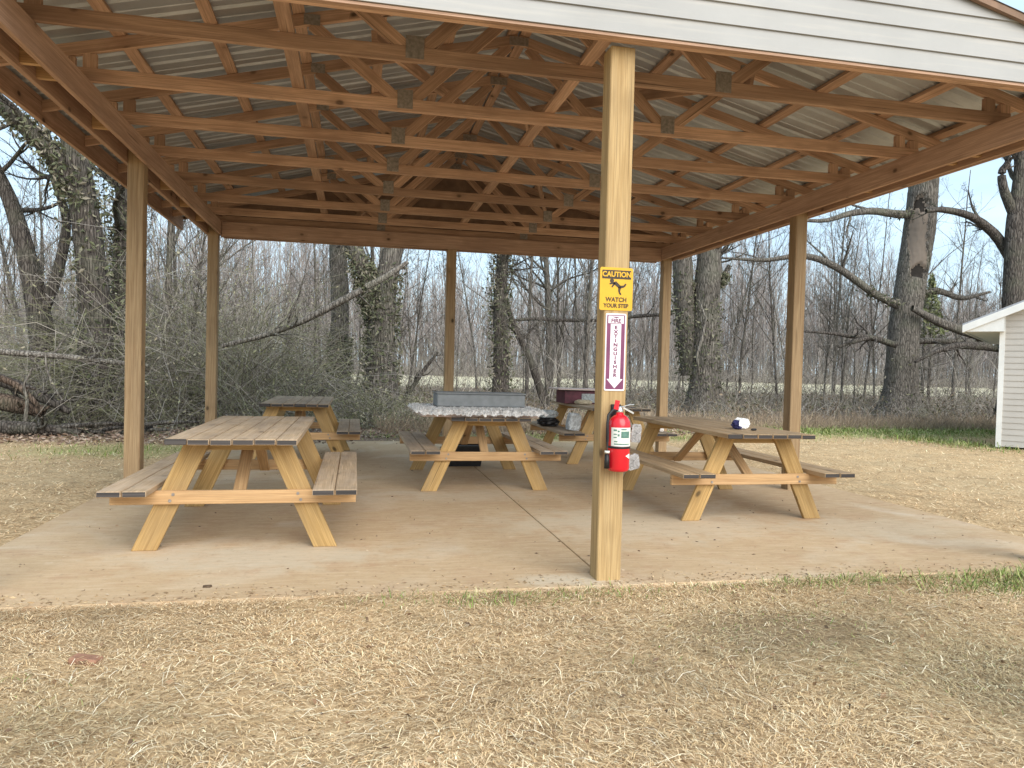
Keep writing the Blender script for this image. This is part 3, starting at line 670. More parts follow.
# ------------------------------------------------------------------ growth helpers
def rand_dirs(r, n):
    v = r.normal(size=(n, 3)); return v / np.linalg.norm(v, axis=1, keepdims=True)
def grow(r, P, R, per, t0, t1, lenf, spread, npts, rscale, up=.15, wob=.25, L=None):
    """children of the polylines P: per children each, start between t0..t1 of the parent"""
    N, n, _ = P.shape
    t = np.sort(r.uniform(t0, t1, (N, per)), axis=1) * (n - 1); i = np.clip(t.astype(int), 0, n - 2); f = (t - i)[..., None]
    k = np.arange(N)[:, None]
    base = P[k, i] * (1 - f) + P[k, i + 1] * f; rad = R[k, i] * (1 - f[..., 0]) + R[k, i + 1] * f[..., 0]
    d = P[k, i + 1] - P[k, i]; d /= np.linalg.norm(d, axis=2, keepdims=True) + 1e-9
    plen = np.linalg.norm(np.diff(P, axis=1), axis=2).sum(1)[:, None] if L is None else L
    base = base.reshape(-1, 3); d = d.reshape(-1, 3); rad = rad.reshape(-1)
    ln = (plen * lenf * r.uniform(.55, 1.15, (N, per)) * (1 - .45 * (t / (n - 1)))).reshape(-1)
    q = rand_dirs(r, len(d)); q -= d * (q * d).sum(1, keepdims=True); q /= np.linalg.norm(q, axis=1, keepdims=True)
    a = r.normal(spread, spread * .3, len(d))[:, None]; cur = d * np.cos(a) + q * np.sin(a)
    out = np.zeros((len(d), npts, 3)); out[:, 0] = base; step = (ln / (npts - 1))[:, None]
    for j in range(1, npts):
        cur = cur + r.normal(size=cur.shape) * wob + np.array([0, 0, up]); cur /= np.linalg.norm(cur, axis=1, keepdims=True)
        out[:, j] = out[:, j - 1] + cur * step
    rr = np.minimum(rad * rscale, rad * .95)[:, None] * np.linspace(1, .25, npts)[None]
    return out, np.maximum(rr, .0022)
def smooth_path(pts, n):
    pts = np.array(pts, float); t = np.linspace(0, len(pts) - 1, n); i = np.clip(t.astype(int), 0, len(pts) - 2); f = (t - i)[:, None]
    g = np.gradient(pts, axis=0); a, b = pts[i], pts[i + 1]; ga, gb = g[i], g[i + 1]
    return (2 * f**3 - 3 * f**2 + 1) * a + (f**3 - 2 * f**2 + f) * ga + (-2 * f**3 + 3 * f**2) * b + (f**3 - f**2) * gb
def trunk_mesh(r, pts, rads, sides=18, n=34, rough=.10, flare=True):
    P = smooth_path(pts, n); t = np.linspace(0, len(rads) - 1, n); R = np.interp(t, np.arange(len(rads)), rads)
    V, F = tubes(P[None], R[None], sides); V = V.reshape(n, sides, 3)
    a = np.arange(sides) * 2 * np.pi / sides; ph = r.uniform(0, 6.28, 4)
    lump = sum(np.sin(k * a[None] + ph[k % 4] + np.linspace(0, 3.0, n)[:, None] * (k % 3 - 1)) / k for k in (2, 3, 5, 7)) * rough + r.normal(size=(n, sides)) * rough * .25
    if flare: lump = lump + (.55 * np.exp(-np.linspace(0, 9, n) * 1.6))[:, None] * (1 + .5 * np.sin(4 * a + ph[0]))[None]
    V = P[:, None] + (V - P[:, None]) * (1 + lump[..., None])
    return (V.reshape(-1, 3), F), P, R
def limbs_mesh(r, sets):
    """sets of (P,R,sides) -> parts list"""
    return [tubes(P, R, s) for P, R, s in sets]
def leaf_quads(r, centres, size, flat=0.0, elong=1.5):
    n = len(centres); a = rand_dirs(r, n); a[:, 2] *= (1 - flat); a /= np.linalg.norm(a, axis=1, keepdims=True)
    b = np.cross(a, rand_dirs(r, n)); b /= np.linalg.norm(b, axis=1, keepdims=True)
    s = size * r.uniform(.6, 1.3, n)[:, None]
    nrm = np.cross(a, b)
    V = np.stack([centres - a * s * elong, centres - b * s * .6 + nrm * s * .25, centres + a * s * elong, centres + b * s * .6 + nrm * s * .2], 1)
    return V.reshape(-1, 3), np.arange(4 * n).reshape(n, 4)
def pal(r, n, cols, rep, jit=.15):
    c = np.array(cols)[r.integers(0, len(cols), n)] * r.uniform(1 - jit, 1 + jit, (n, 1)) ; return np.repeat(np.clip(c, 0, 1), rep, axis=0)

def big_tree(label, pts, rads, seed, mat, limbs=10, lt=(.35, .98), llen=.5, ivy=0, ivy_r=.1, ivy_top=.8, extra=(), parent_name='bare_tree', cat='tree', group='large trees behind the shelter', twigs=True, sides=18, lspread=.9, nseg=34):
    r = np.random.default_rng(seed); pts = np.array(pts, float); base = pts[0].copy(); base[2] = ground_z(base[0], base[1]) - .05
    t = thing(parent_name, label, cat, tuple(base), 0, group); loc = pts - base
    part, P, R = trunk_mesh(r, loc, rads, sides, nseg, .10 if nseg < 60 else .05)
    parts = [part]; forks = []
    for epts, er in extra:
        ep = np.array(epts, float) - base; pt, eP, eR = trunk_mesh(r, ep, er, 12, 26, .08, False); parts.append(pt); forks.append((eP, eR))
    o = link('trunk', raw_mesh('trunk', parts, M[mat], True), t)
    sets = []; src = [(P, R, limbs, lt)] + [(a, b, max(4, limbs // 2), (.3, .98)) for a, b in forks]
    for a, b, k, tt in src:
        L1, R1 = grow(r, a[None], b[None], k, tt[0], tt[1], llen, lspread, 7, .42, .10, .16)
        L2, R2 = grow(r, L1, R1, 7, .2, .98, .5, .75, 6, .5, .08, .2)
        L3, R3 = grow(r, L2, R2, 6, .15, .98, .5, .7, 5, .55, .06, .25)
        sets += [(L1, R1, 7), (L2, R2, 5), (L3, R3, 3)]
        if twigs:
            L4, R4 = grow(r, L3, R3, 3, .2, .98, .55, .7, 4, .6, .03, .3); sets += [(L4, np.maximum(R4, .003), 3)]
    link('crown', raw_mesh('crown', limbs_mesh(r, sets), M[mat], True), t)
    if ivy:
        paths = [(P, R)] + forks; cs = []
        for a, b in paths:
            n = ivy // len(paths); tt = r.beta(1.0, 1.3, n) * ivy_top * (len(a) - 1); i = np.clip(tt.astype(int), 0, len(a) - 2); f = (tt - i)[:, None]
            c = a[i] * (1 - f) + a[i + 1] * f; q = rand_dirs(r, n); q[:, 2] *= .3; q /= np.linalg.norm(q, axis=1, keepdims=True)
            lump = .6 + .8 * np.abs(np.sin(tt * 1.9 + 3 * q[:, 0]))
            cs.append(c + q * (b[i][:, None] * 1.05 + (np.abs(r.normal(size=(n, 1))) * ivy_r + .02) * lump[:, None]))
        cs = np.concatenate(cs); n = len(cs)
        v, fq = leaf_quads(r, cs, .042); col = pal(r, n, [(.10, .11, .06), (.145, .15, .09), (.20, .19, .13), (.07, .08, .045), (.22, .195, .15)], 4)
        link('ivy', raw_mesh('ivy', [(v, fq)], M['leaf'], False, col), t)
    return t, P + base, R
def px(seq, y): return [at_y(a, b, y) for a, b in seq]
def base_at(pxx, y): p = at_y(pxx, 400, y); p[2] = ground_z(p[0], p[1]); return p
def path(bx, y, seq): return [base_at(bx, y)] + px(seq, y)

# the trees one can tell apart, each at its own distance
Yl = 16.0
big_tree('thick ivy clad trunk just left of the left post, one limb arching to the left', path(98, Yl, [(96, 330), (90, 250), (80, 180), (70, 100), (66, 20), (70, -80)]), [.33, .29, .27, .25, .23, .2, .10], 101, 'bark_dark', 9, (.45, .98), .45, 2400, .10, .7,
         extra=[(px([(84, 205), (62, 165), (30, 130), (-10, 98), (-70, 60)], Yl), [.22, .19, .17, .14, .06])])
big_tree('ivy covered slimmer trunk showing against the left post', path(120, 17.5, [(121, 330), (122, 250), (124, 180), (120, 90), (118, 0)]), [.22, .2, .18, .17, .14, .07], 102, 'bark_dark', 9, (.4, .98), .4, 2200, .12, .8)
big_tree('dark leaning trunk at the left edge with a forked top', path(47, 17, [(42, 340), (34, 290), (24, 245), (10, 200), (-12, 150), (-30, 80)]), [.26, .24, .20, .17, .14, .10, .05], 103, 'bark_dark', 8, (.35, .98), .4,
         extra=[(px([(40, 318), (58, 270), (66, 220), (52, 170), (46, 110)], 17), [.13, .11, .09, .07, .04])])
big_tree('straight grey trunk left of the forked ivy tree, behind the back table', path(340, 20.5, [(339, 360), (340, 310), (338, 250), (337, 170), (338, 80)]), [.27, .25, .24, .23, .20, .10], 104, 'bark', 9, (.5, .98), .35, 1500, .05, .3)
big_tree('stout ivy clad tree that forks into two limbs, left of the centre table', path(381, 19, [(381, 360), (383, 310), (390, 265), (402, 215), (412, 140), (416, 50)]), [.40, .36, .34, .27, .23, .18, .08], 105, 'bark', 9, (.55, .98), .4, 3600, .06, .5,
         extra=[(px([(377, 318), (368, 285), (356, 250), (344, 200), (330, 120)], 19), [.26, .22, .19, .15, .07])])
big_tree('dark slender trunk hung with ivy between the back post and front post', path(501, 22, [(501, 350), (500, 300), (503, 250), (502, 180), (504, 80)]), [.24, .22, .21, .19, .16, .07], 106, 'bark_dark', 10, (.35, .98), .35, 1700, .12, .8)
big_tree('thin leaning tree slanting down right behind the centre table', path(548, 22.5, [(530, 360), (514, 325), (505, 290), (502, 220)]), [.12, .11, .09, .06, .03], 107, 'bark_dark', 7, (.3, .98), .35)
big_tree('slender forked tree seen above the red box', path(549, 27, [(549, 345), (548, 300), (546, 260), (543, 190), (540, 100)]), [.15, .13, .12, .10, .07, .03], 108, 'bark', 16, (.35, .98), .42)
t_, _, _ = big_tree('broad old ivy trunk with a thin pale vine, between the two right posts', path(704, 21, [(705, 365), (706, 310), (709, 262), (712, 200), (716, 100)]), [.45, .39, .38, .36, .3, .14], 109, 'bark', 9, (.5, .98), .4, 2800, .06, .5,
         extra=[(px([(690, 375), (686, 320), (683, 270), (682, 210), (676, 110)], 21.2), [.26, .30, .30, .27, .10]), (px([(716, 285), (724, 275), (729, 265)], 21), [.12, .09, .05])])
b0 = np.array(t_.location); m = MB(); m.tube(np.array(px([(699, 375), (697, 355), (703, 335), (706, 318), (699, 300)], 20.45)) - b0, [.035, .04, .035, .03, .015], 8); m.build('pale_vine', M['bark_pale'], t_)
# big hollow tree on the right
Yr = 21.0
t_, P9, R9 = big_tree('tall thick tree with a bare hollow in its trunk, near the shed', path(900, Yr, [(901, 385), (904, 330), (911, 280), (919, 230), (924, 180), (930, 110), (932, 40)]), [.58, .47, .45, .44, .46, .42, .36, .16], 110, 'bark', 8, (.70, .98), .4, 900, .05, .25, sides=72, nseg=190,
         extra=[(px([(914, 214), (896, 214), (872, 211), (848, 214), (820, 221), (770, 216)], Yr), [.13, .13, .11, .09, .06, .03]), (px([(898, 306), (872, 292), (838, 268), (805, 256), (765, 260), (722, 258)], Yr - .3), [.12, .12, .11, .09, .06, .03]),
                (px([(918, 295), (938, 291), (962, 298), (990, 292)], Yr), [.09, .11, .09, .04])])
b0 = np.array(t_.location); tr_ = [c for c in t_.children if c.name.startswith('trunk')][0]
def inside(p, poly):
    x, y = p; c = False
    for (xa, ya), (xb, yb) in zip(poly, poly[1:] + poly[:1]):
        if (ya > y) != (yb > y) and x < (xb - xa) * (y - ya) / (yb - ya) + xa: c = not c
    return c
BARE = [(911, 279), (912, 262), (909, 242), (911, 222), (915, 205), (917, 197), (925, 194), (930, 202), (929, 222), (927, 244), (929, 262), (924, 274), (917, 284)]
HOLES = [[(913, 280), (915, 268), (921, 263), (928, 268), (924, 279), (917, 285)], [(916, 210), (919, 197), (926, 196), (929, 206), (924, 214), (921, 206)]]
def to_px(w):
    w = np.array(w) - np.array([0, 0, H]); v = _X * w[0] + _Y * w[1] + _Z * w[2]; return 512 + FPX * v[0] / v[2], 384 + FPX * v[1] / v[2]
tr_.data.materials.append(M['heart']); tr_.data.materials.append(M['hollow']); rr_ = np.random.default_rng(8); push = {}
for p in tr_.data.polygons:
    c = np.array(p.center) + b0
    if p.normal.y > .15 or not (4.5 < c[2] < 8): continue
    q = to_px(c); q = (q[0] + rr_.normal() * .5, q[1] + rr_.normal() * .8)
    if any(inside(q, h) for h in HOLES): p.material_index = 2; d = .14
    elif inside(q, BARE): p.material_index = 1; d = .05
    else: continue
    for vi in p.vertices: push[vi] = max(push.get(vi, 0), d + rr_.uniform(0, .02))
for vi, d in push.items(): tr_.data.vertices[vi].co.y += d
big_tree('dark tree rising behind the shed roof with a curved limb to its left', path(1012, 19.5, [(1012, 350), (1013, 290), (1015, 230), (1019, 190), (1024, 130), (1030, 60)]), [.34, .31, .29, .27, .20, .16, .07], 111, 'bark_dark', 8, (.5, .98), .4,
         extra=[(px([(1014, 215), (1004, 190), (1002, 172), (1008, 160), (1004, 130)], 19.5), [.15, .13, .11, .09, .05]), (px([(1010, 258), (995, 235), (972, 217), (945, 210), (926, 211)], 19.8), [.16, .15, .12, .10, .06])])
# small evergreen patch beside the shed
r = np.random.default_rng(77); c0 = at_y(932, 290, 26)
ct = thing('young_evergreen', 'small green evergreen standing between the hollow tree and the shed', 'tree', (c0[0], 26, -.05))
m = MB(); m.tube([(0, 0, 0), (.03, 0, 2), (0, .03, 5.2)], [.06, .05, .015], 8); m.build('trunk', M['bark'], ct)
n = 650; h = r.uniform(2.9, 5.4, n); rr = (5.6 - h) * .26 * np.sqrt(r.random(n)); a = r.uniform(0, 6.28, n); cs_ = np.stack([rr * np.cos(a), rr * np.sin(a), h + .2 * np.sin(7 * a)], 1)
v, fq = leaf_quads(r, cs_, .06, 0, 2.2); link('crown', raw_mesh('crown', [(v, fq)], M['leaf'], False, pal(r, n, [(.17, .19, .09), (.21, .22, .11), (.12, .14, .07)], 4)), ct)
n = 260; h = r.uniform(1.2, 5.0, n); a = r.uniform(0, 6.28, n); q = np.stack([np.cos(a), np.sin(a), .25 + 0 * a], 1) * ((5.6 - h) * .28)[:, None]
P = np.stack([np.stack([0 * h, 0 * h, h], 1) + q * k for k in (0, .5, 1)], 1); link('branches', raw_mesh('branches', [tubes(P, np.full((n, 3), .008), 3)], M['bark']), ct)

# ------------------------------------------------------------------ fallen and broken branches
def branch(label, seq, y, rads, seed, mat='bark', twigs=6, name='fallen_branch', y2=None, group=None):
    r = np.random.default_rng(seed); ys = np.linspace(y, y if y2 is None else y2, len(seq)); pts = np.array([at_y(a, b, yy) for (a, b), yy in zip(seq, ys)])
    base = pts.mean(0); pt, P, R = trunk_mesh(r, pts - base, rads, 10, 22, .1, False)
    parts = [pt]; L1, R1 = grow(r, P[None], R[None], twigs, .2, .98, .35, .8, 5, .45, .02, .2); L2, R2 = grow(r, L1, R1, 4, .2, .95, .5, .7, 4, .5, .02, .3)
    o = link(name, raw_mesh(name, parts + [tubes(L1, R1, 5), tubes(L2, R2, 3)], M[mat], True)); o.location = base; tag(o, label, 'branch')
branch('long pale broken limb slanting up to the forked ivy tree', [(222, 346), (262, 336), (300, 322), (332, 306), (362, 290)], 15.0, [.04, .05, .06, .07, .07], 201, 'bark_pale', 8)
branch('broken pale stub crossing the fork of the ivy tree', [(366, 287), (382, 279), (396, 270), (408, 262)], 17.9, [.07, .08, .07, .05], 202, 'bark_pale', 3)
branch('dead branch lying across the brush at the far left', [(-20, 350), (30, 354), (70, 357), (110, 362), (150, 366)], 14.6, [.06, .06, .05, .045, .03], 203, 'bark_pale', 6)
branch('dark dead branch under the pale one at the far left', [(-25, 372), (10, 384), (30, 392), (52, 402), (70, 412)], 14.2, [.11, .10, .10, .08, .05], 204, 'bark_dark', 6)
branch('thin crooked pale stick standing in the left brush', [(25, 421), (27, 402), (24, 386), (30, 374), (33, 366)], 13.6, [.03, .026, .022, .018, .01], 205, 'bark_pale', 3)
branch('pale curved stick hanging beside the ivy clad left trunk', [(45, 352), (47, 370), (53, 385), (62, 400)], 14.0, [.012, .02, .02, .012], 206, 'bark_pale', 2)
branch('snapped limb pointing left from the hollow tree', [(896, 345), (872, 338), (850, 336), (828, 333), (796, 331)], 20.6, [.10, .09, .075, .05, .03], 207, 'bark_dark', 5)
branch('short broken limb below the snapped one, pointing down left', [(868, 338), (852, 342), (838, 347)], 20.4, [.08, .07, .03], 208, 'bark_dark', 3)
branch('heavy fallen limb running from the hollow tree towards the shed', [(912, 308), (935, 320), (955, 328), (980, 336), (998, 346)], 20.3, [.09, .13, .15, .17, .16], 209, 'bark', 6)
branch('second fallen limb propped under the heavy one near the shed', [(915, 362), (935, 352), (955, 346), (980, 346), (1000, 348)], 19.8, [.04, .07, .10, .13, .14], 210, 'bark_dark', 7)
branch('horizontal fallen limb just behind the hollow tree', [(905, 342), (925, 341), (950, 341), (985, 343)], 21.8, [.10, .11, .10, .08], 211, 'bark', 4)
branch('long thin horizontal limb behind the caution sign', [(500, 322), (530, 319), (560, 320), (600, 320), (640, 316), (672, 314)], 24, [.03, .06, .06, .05, .06, .05], 212, 'bark_dark', 6)
branch('dark dead sapling leaning left in the brush behind the centre table', [(400, 405), (412, 388), (424, 370), (438, 352)], 19.5, [.07, .06, .05, .03], 213, 'bark_dark', 5)
M['log'] = bark('brown_log', (.06, .043, .034), (.145, .105, .08), (.26, .195, .155))
branch('thick brown broken log lying on the litter at the far left edge', [(-40, 404), (-8, 401), (18, 405), (44, 412)], 13.9, [.14, .16, .15, .10], 214, 'log', 3, name='fallen_log')
branch('lower dark log half buried in leaves under the brown one', [(-45, 430), (0, 427), (40, 429), (82, 433)], 13.6, [.10, .12, .11, .06], 215, 'bark_dark', 4, name='fallen_log')
branch('brown limb propped steeply on the far left logs', [(-15, 374), (8, 381), (24, 391), (38, 406)], 13.75, [.045, .06, .05, .035], 216, 'log', 4)
# pile of cut sticks at the slab's left back corner
r = np.random.default_rng(55)
for k in range(9):
    p = np.array([-4.3 + r.uniform(-.9, 1.2), 13.6 + r.uniform(-.5, .5), .03 + .05 * (k % 4)]); a = r.uniform(-.5, .9); L_ = r.uniform(.5, 1.1)
    m = MB(); d = np.array([math.cos(a), math.sin(a), r.uniform(-.05, .25)]); m.tube([-d * L_ / 2, np.array([0, 0, .03]), d * L_ / 2], [.03, .035, .02], 8)
    o = m.build('cut_stick', M['bark_dark' if k % 3 else 'bark']); o.location = p; tag(o, 'dead stick in the low pile behind the left posts', 'stick', 'dead sticks piled behind the left posts')

# ------------------------------------------------------------------ bare saplings, one of each kind then copies
def sapling_proto(seed, h, r0, lean):
    r = np.random.default_rng(seed); n = 9; z = np.linspace(0, h, n); P = np.stack([lean * z / h + np.cumsum(np.cumsum(r.normal(size=n))) * .035, np.cumsum(np.cumsum(r.normal(size=n))) * .035, z], 1); P -= P[0]
    R = np.linspace(r0, r0 * .2, n); L1, R1 = grow(r, P[None], R[None], 17, .2, .98, .34, .7, 6, .5, .12, .15); L2, R2 = grow(r, L1, R1, 6, .15, .98, .5, .65, 5, .55, .08, .2)
    L3, R3 = grow(r, L2, R2, 3, .2, .98, .5, .65, 4, .6, .03, .25)
    trunk = raw_mesh('trunk', [tubes(P[None], R[None], 7)], M['bark'], True)
    crown = raw_mesh('crown', [tubes(L1, R1, 4), tubes(L2, np.maximum(R2, .004), 3), tubes(L3, np.maximum(R3, .0035), 3)], M['bark' if seed % 3 else 'bark_pale'], True)
    return trunk, crown
protos = [sapling_proto(300 + k, h, r0, ln) for k, (h, r0, ln) in enumerate(((8, .045, .3), (10, .065, -.4), (6.5, .035, .8), (11, .075, .2), (7, .04, -.9), (9, .05, .5)))]
r = np.random.default_rng(9); spots = []
while len(spots) < 115:
    y = r.uniform(17.5, 43); u = r.uniform(-30, 1060); p = at_y(u, 400, y)
    if 10.8 < p[0] < 18 and 11 < y < 20: continue
    if u > 640 and y < 24: continue
    spots.append((p[0], y, u))
spots.sort(key=lambda s: s[1])
first = None
for k, (x, y, u) in enumerate(spots):
    tr, cr = protos[int(r.integers(0, 6))]
    if first is None:
        first = thing('bare_sapling', 'thin leafless sapling in the tangled strip between the shelter and the field', 'sapling', group='thin leafless saplings behind the shelter'); a_ = link('trunk', tr, first); b_ = link('crown', cr, first); o = first; ta, ca = a_, b_
    else:
        o = first.copy(); C.objects.link(o); ta = a_.copy(); ta.data = tr; C.objects.link(ta); ta.parent = o; ca = b_.copy(); ca.data = cr; C.objects.link(ca); ca.parent = o
    s = r.uniform(.7, 1.15); o.location = (x, y, ground_z(x, y) - .05); o.scale = (s, s, s); o.rotation_euler.z = r.uniform(0, 6.28)

# ------------------------------------------------------------------ undergrowth, vine thicket, far wood, grass (stuff)
TW = [(.18, .16, .135), (.25, .225, .195), (.32, .29, .26), (.12, .10, .09), (.22, .205, .15), (.37, .335, .29)]
def twig_field(r, X, Y, Hh, rad=(.004, .009), npts=5, bend=.5):
    n = len(X); Z = ground_z(X, Y); P = np.zeros((n, npts, 3)); P[:, 0] = np.stack([X, Y, Z - .03], 1)
    d = rand_dirs(r, n) * np.array([.75, .75, .3]) + np.array([0, 0, 1.0]); d /= np.linalg.norm(d, axis=1, keepdims=True)
    step = (Hh * r.uniform(.5, 1.25, n) / (npts - 1))[:, None]
    for j in range(1, npts):
        d = d + r.normal(size=d.shape) * bend * .5 - np.array([0, 0, .10 * j * bend]); d /= np.linalg.norm(d, axis=1, keepdims=True); P[:, j] = P[:, j - 1] + d * step
        P[:, j, 2] = np.maximum(P[:, j, 2], Z + .02)
    R = r.uniform(rad[0], rad[1], n)[:, None] * np.linspace(1, .4, npts)[None]
    return P, R
def stuff(name, parts, mat, cols, label): return kind(link(name, raw_mesh(name, parts, mat, False, cols)), 'stuff', label)
# tall vine thicket on the left
r = np.random.default_rng(400)
def thick_h(x, y):                                # height of the vine tangle along x
    return .72 + .35 * np.exp(-((x + 8) / 2.5) ** 2) + 2.6 * np.exp(-((x + 5.2) / 1.7) ** 2) + 4.0 * np.exp(-((x + 2.7) / 1.6) ** 2) + .35 * np.sin(x * 2.3) + .2 * np.sin(5 * x)
n = 24000; Y = r.uniform(15.2, 20.5, n); X = r.uniform(-13, 1.6, n); Hh = np.maximum(.4, thick_h(X * 16.5 / Y, Y)) * np.clip((Y - 14.8) / 1.6, .35, 1)
P, R = twig_field(r, X, Y, Hh, (.0035, .0085), 6, .9)
tv, tf = tubes(P, R, 3); tc = pal(r, n, TW + [(.20, .20, .12), (.17, .175, .10), (.24, .235, .15), (.10, .095, .07)], 18)
stuff('vine_thicket', [(tv, tf)], M['twig'], tc, 'tall tangle of grey vines and bare stems behind the left posts')
nl = 52000; k = r.integers(0, n, nl); j = r.integers(1, 6, nl); cs_ = P[k, j] + r.normal(size=(nl, 3)) * .10; cs_ = cs_[(np.sin(cs_[:, 0] * 2.6 + cs_[:, 2] * 1.7) * np.sin(cs_[:, 2] * 2.9 - cs_[:, 0]) > -.35 + r.normal(size=nl) * .25)]; nl = len(cs_)
v, fq = leaf_quads(r, cs_, .027); stuff('vine_leaves', [(v, fq)], M['leaf'], pal(r, nl, [(.19, .195, .10), (.26, .255, .15), (.32, .30, .20), (.14, .145, .08), (.33, .29, .21)], 4), 'small dull green leaves through the vine tangle')
# low brush belt behind the slab and along the right
n = 21000; Y = r.uniform(17.0, 38, n); X = r.uniform(-.6, 1.25, n) * Y + 2; X = np.where(Y < 21, np.minimum(X, 60), X)
Hh = np.where(X > 9, .85, .62) + .22 * np.sin(X * .9) + .15 * np.sin(X * 2.3 + Y); Hh = np.where(Y < 19.5, Hh * .6, Hh)
keep = ~((X > 11) & (X < 18) & (Y < 19)); X, Y, Hh = X[keep], Y[keep], np.maximum(.25, Hh[keep]); n = len(X)
P, R = twig_field(r, X, Y, Hh * 1.15, (.004, .010), 5, .7)
tv, tf = tubes(P, R, 3); stuff('brush_belt', [(tv, tf)], M['twig'], pal(r, n, TW + [(.17, .13, .09), (.14, .135, .085)], 15), 'low tangle of briars and stems in front of the pale field')
nl = 22000; k = r.integers(0, n, nl); j = r.integers(1, 5, nl); cs_ = P[k, j] + r.normal(size=(nl, 3)) * .12
v, fq = leaf_quads(r, cs_, .038); stuff('brush_leaves', [(v, fq)], M['leaf'], pal(r, nl, [(.11, .11, .06), (.16, .15, .09), (.21, .16, .11), (.08, .08, .045), (.26, .20, .14)], 4), 'withered leaves caught in the low briars')
# fine tall twigs standing between the trees
n = 3600; Y = r.uniform(21, 44, n); X = r.uniform(-.55, 1.15, n) * Y; Hh = r.uniform(1.6, 5.2, n); keep = ~((X > 11) & (X < 18) & (Y < 22)); X, Y, Hh = X[keep], Y[keep], Hh[keep]; n = len(X)
P, R = twig_field(r, X, Y, Hh, (.004, .009), 7, .32); K1, KR = grow(r, P, R, 2, .35, .95, .35, .6, 4, .6, .05, .25); tv, tf = tubes(P, R, 3)
stuff('understory_twigs', [(tv, tf), tubes(K1, np.maximum(KR, .003), 3)], M['twig'], np.concatenate([pal(r, n, TW, 21), pal(r, len(K1), TW, 12)]), 'fine bare stems standing between the trees')
# tan weeds along the lawn edge
n = 15000; u = r.uniform(380, 1010, n); Y = r.uniform(16.0, 19.0, n) + np.where(u < 640, -1.6, 0); X = np.array([at_y(a, 400, b)[0] for a, b in zip(u, Y)])
P, R = twig_field(r, X, Y, np.full(n, .42) * r.uniform(.4, 1.1, n), (.003, .006), 4, .35); tv, tf = tubes(P, R, 3)
stuff('dry_weeds', [(tv, tf)], M['twig'], pal(r, n, [(.36, .27, .18), (.28, .21, .15), (.42, .33, .23), (.22, .17, .13)], 12), 'tan dead weeds along the far lawn edge')
# dead leaves on the ground under the trees
n = 26000; Y = r.uniform(12.3, 18.5, n); X = r.uniform(-1.0, .75, n) * Y; m_ = (X < 0) | (Y > 13.4 + .15 * np.clip(X, 0, 9)) ; m_ &= (X < 9); X, Y = X[m_], Y[m_]; n = len(X)
cs_ = np.stack([X, Y, ground_z(X, Y) + r.uniform(.005, .05, n)], 1); v, fq = leaf_quads(r, cs_, .034, .75, 1.2)
stuff('leaf_litter', [(v, fq)], M['leaf'], pal(r, n, [(.28, .19, .14), (.36, .26, .20), (.20, .13, .09), (.42, .33, .26), (.14, .10, .075)], 4), 'fallen brown leaves under the trees')
# far wood beyond the field
n = 2300; Y = r.uniform(98, 165, n); X = r.uniform(-.52, 1.12, n) * Y; Hh = r.uniform(13, 21, n) * (1 - .18 * np.sin(X * .07)); z0 = -.1
npt = 5; P = np.zeros((n, npt, 3)); lean = r.normal(size=(n, 2)) * .06
for j in range(npt): f = j / (npt - 1); P[:, j] = np.stack([X + lean[:, 0] * Hh * f, Y + lean[:, 1] * Hh * f, z0 + Hh * f], 1)
R = r.uniform(.05, .15, n)[:, None] * np.linspace(1, .15, npt)[None]
L1, R1 = grow(r, P, R, 15, .12, .98, .30, .55, 5, .45, .12, .12); R1 = np.maximum(R1, .022)
L2, R2 = grow(r, L1, R1, 3, .2, .98, .55, .5, 4, .6, .08, .15); R2 = np.maximum(R2, .014)
ps = [tubes(P, R, 4), tubes(L1, R1, 3), tubes(L2, R2, 3)]
cc = np.concatenate([pal(r, n, [(.22, .20, .185), (.30, .275, .26), (.17, .15, .14)], npt * 4), pal(r, len(L1), [(.26, .225, .21), (.33, .29, .275), (.20, .17, .16)], 15), pal(r, len(L2), [(.29, .245, .235), (.24, .20, .19), (.34, .30, .28)], 12)])
stuff('far_wood', ps, M['twig'], cc, 'bare grey winter wood beyond the pale field')
n = 9000; Y = r.uniform(94, 112, n); X = r.uniform(-.52, 1.12, n) * Y; P, R = twig_field(r, X, Y, r.uniform(1.2, 4.2, n), (.02, .05), 4, .4); tv, tf = tubes(P, R, 3)
stuff('far_brush', [(tv, tf)], M['twig'], pal(r, n, [(.22, .19, .17), (.28, .25, .22), (.17, .15, .13)], 12), 'grey brush along the foot of the far wood')

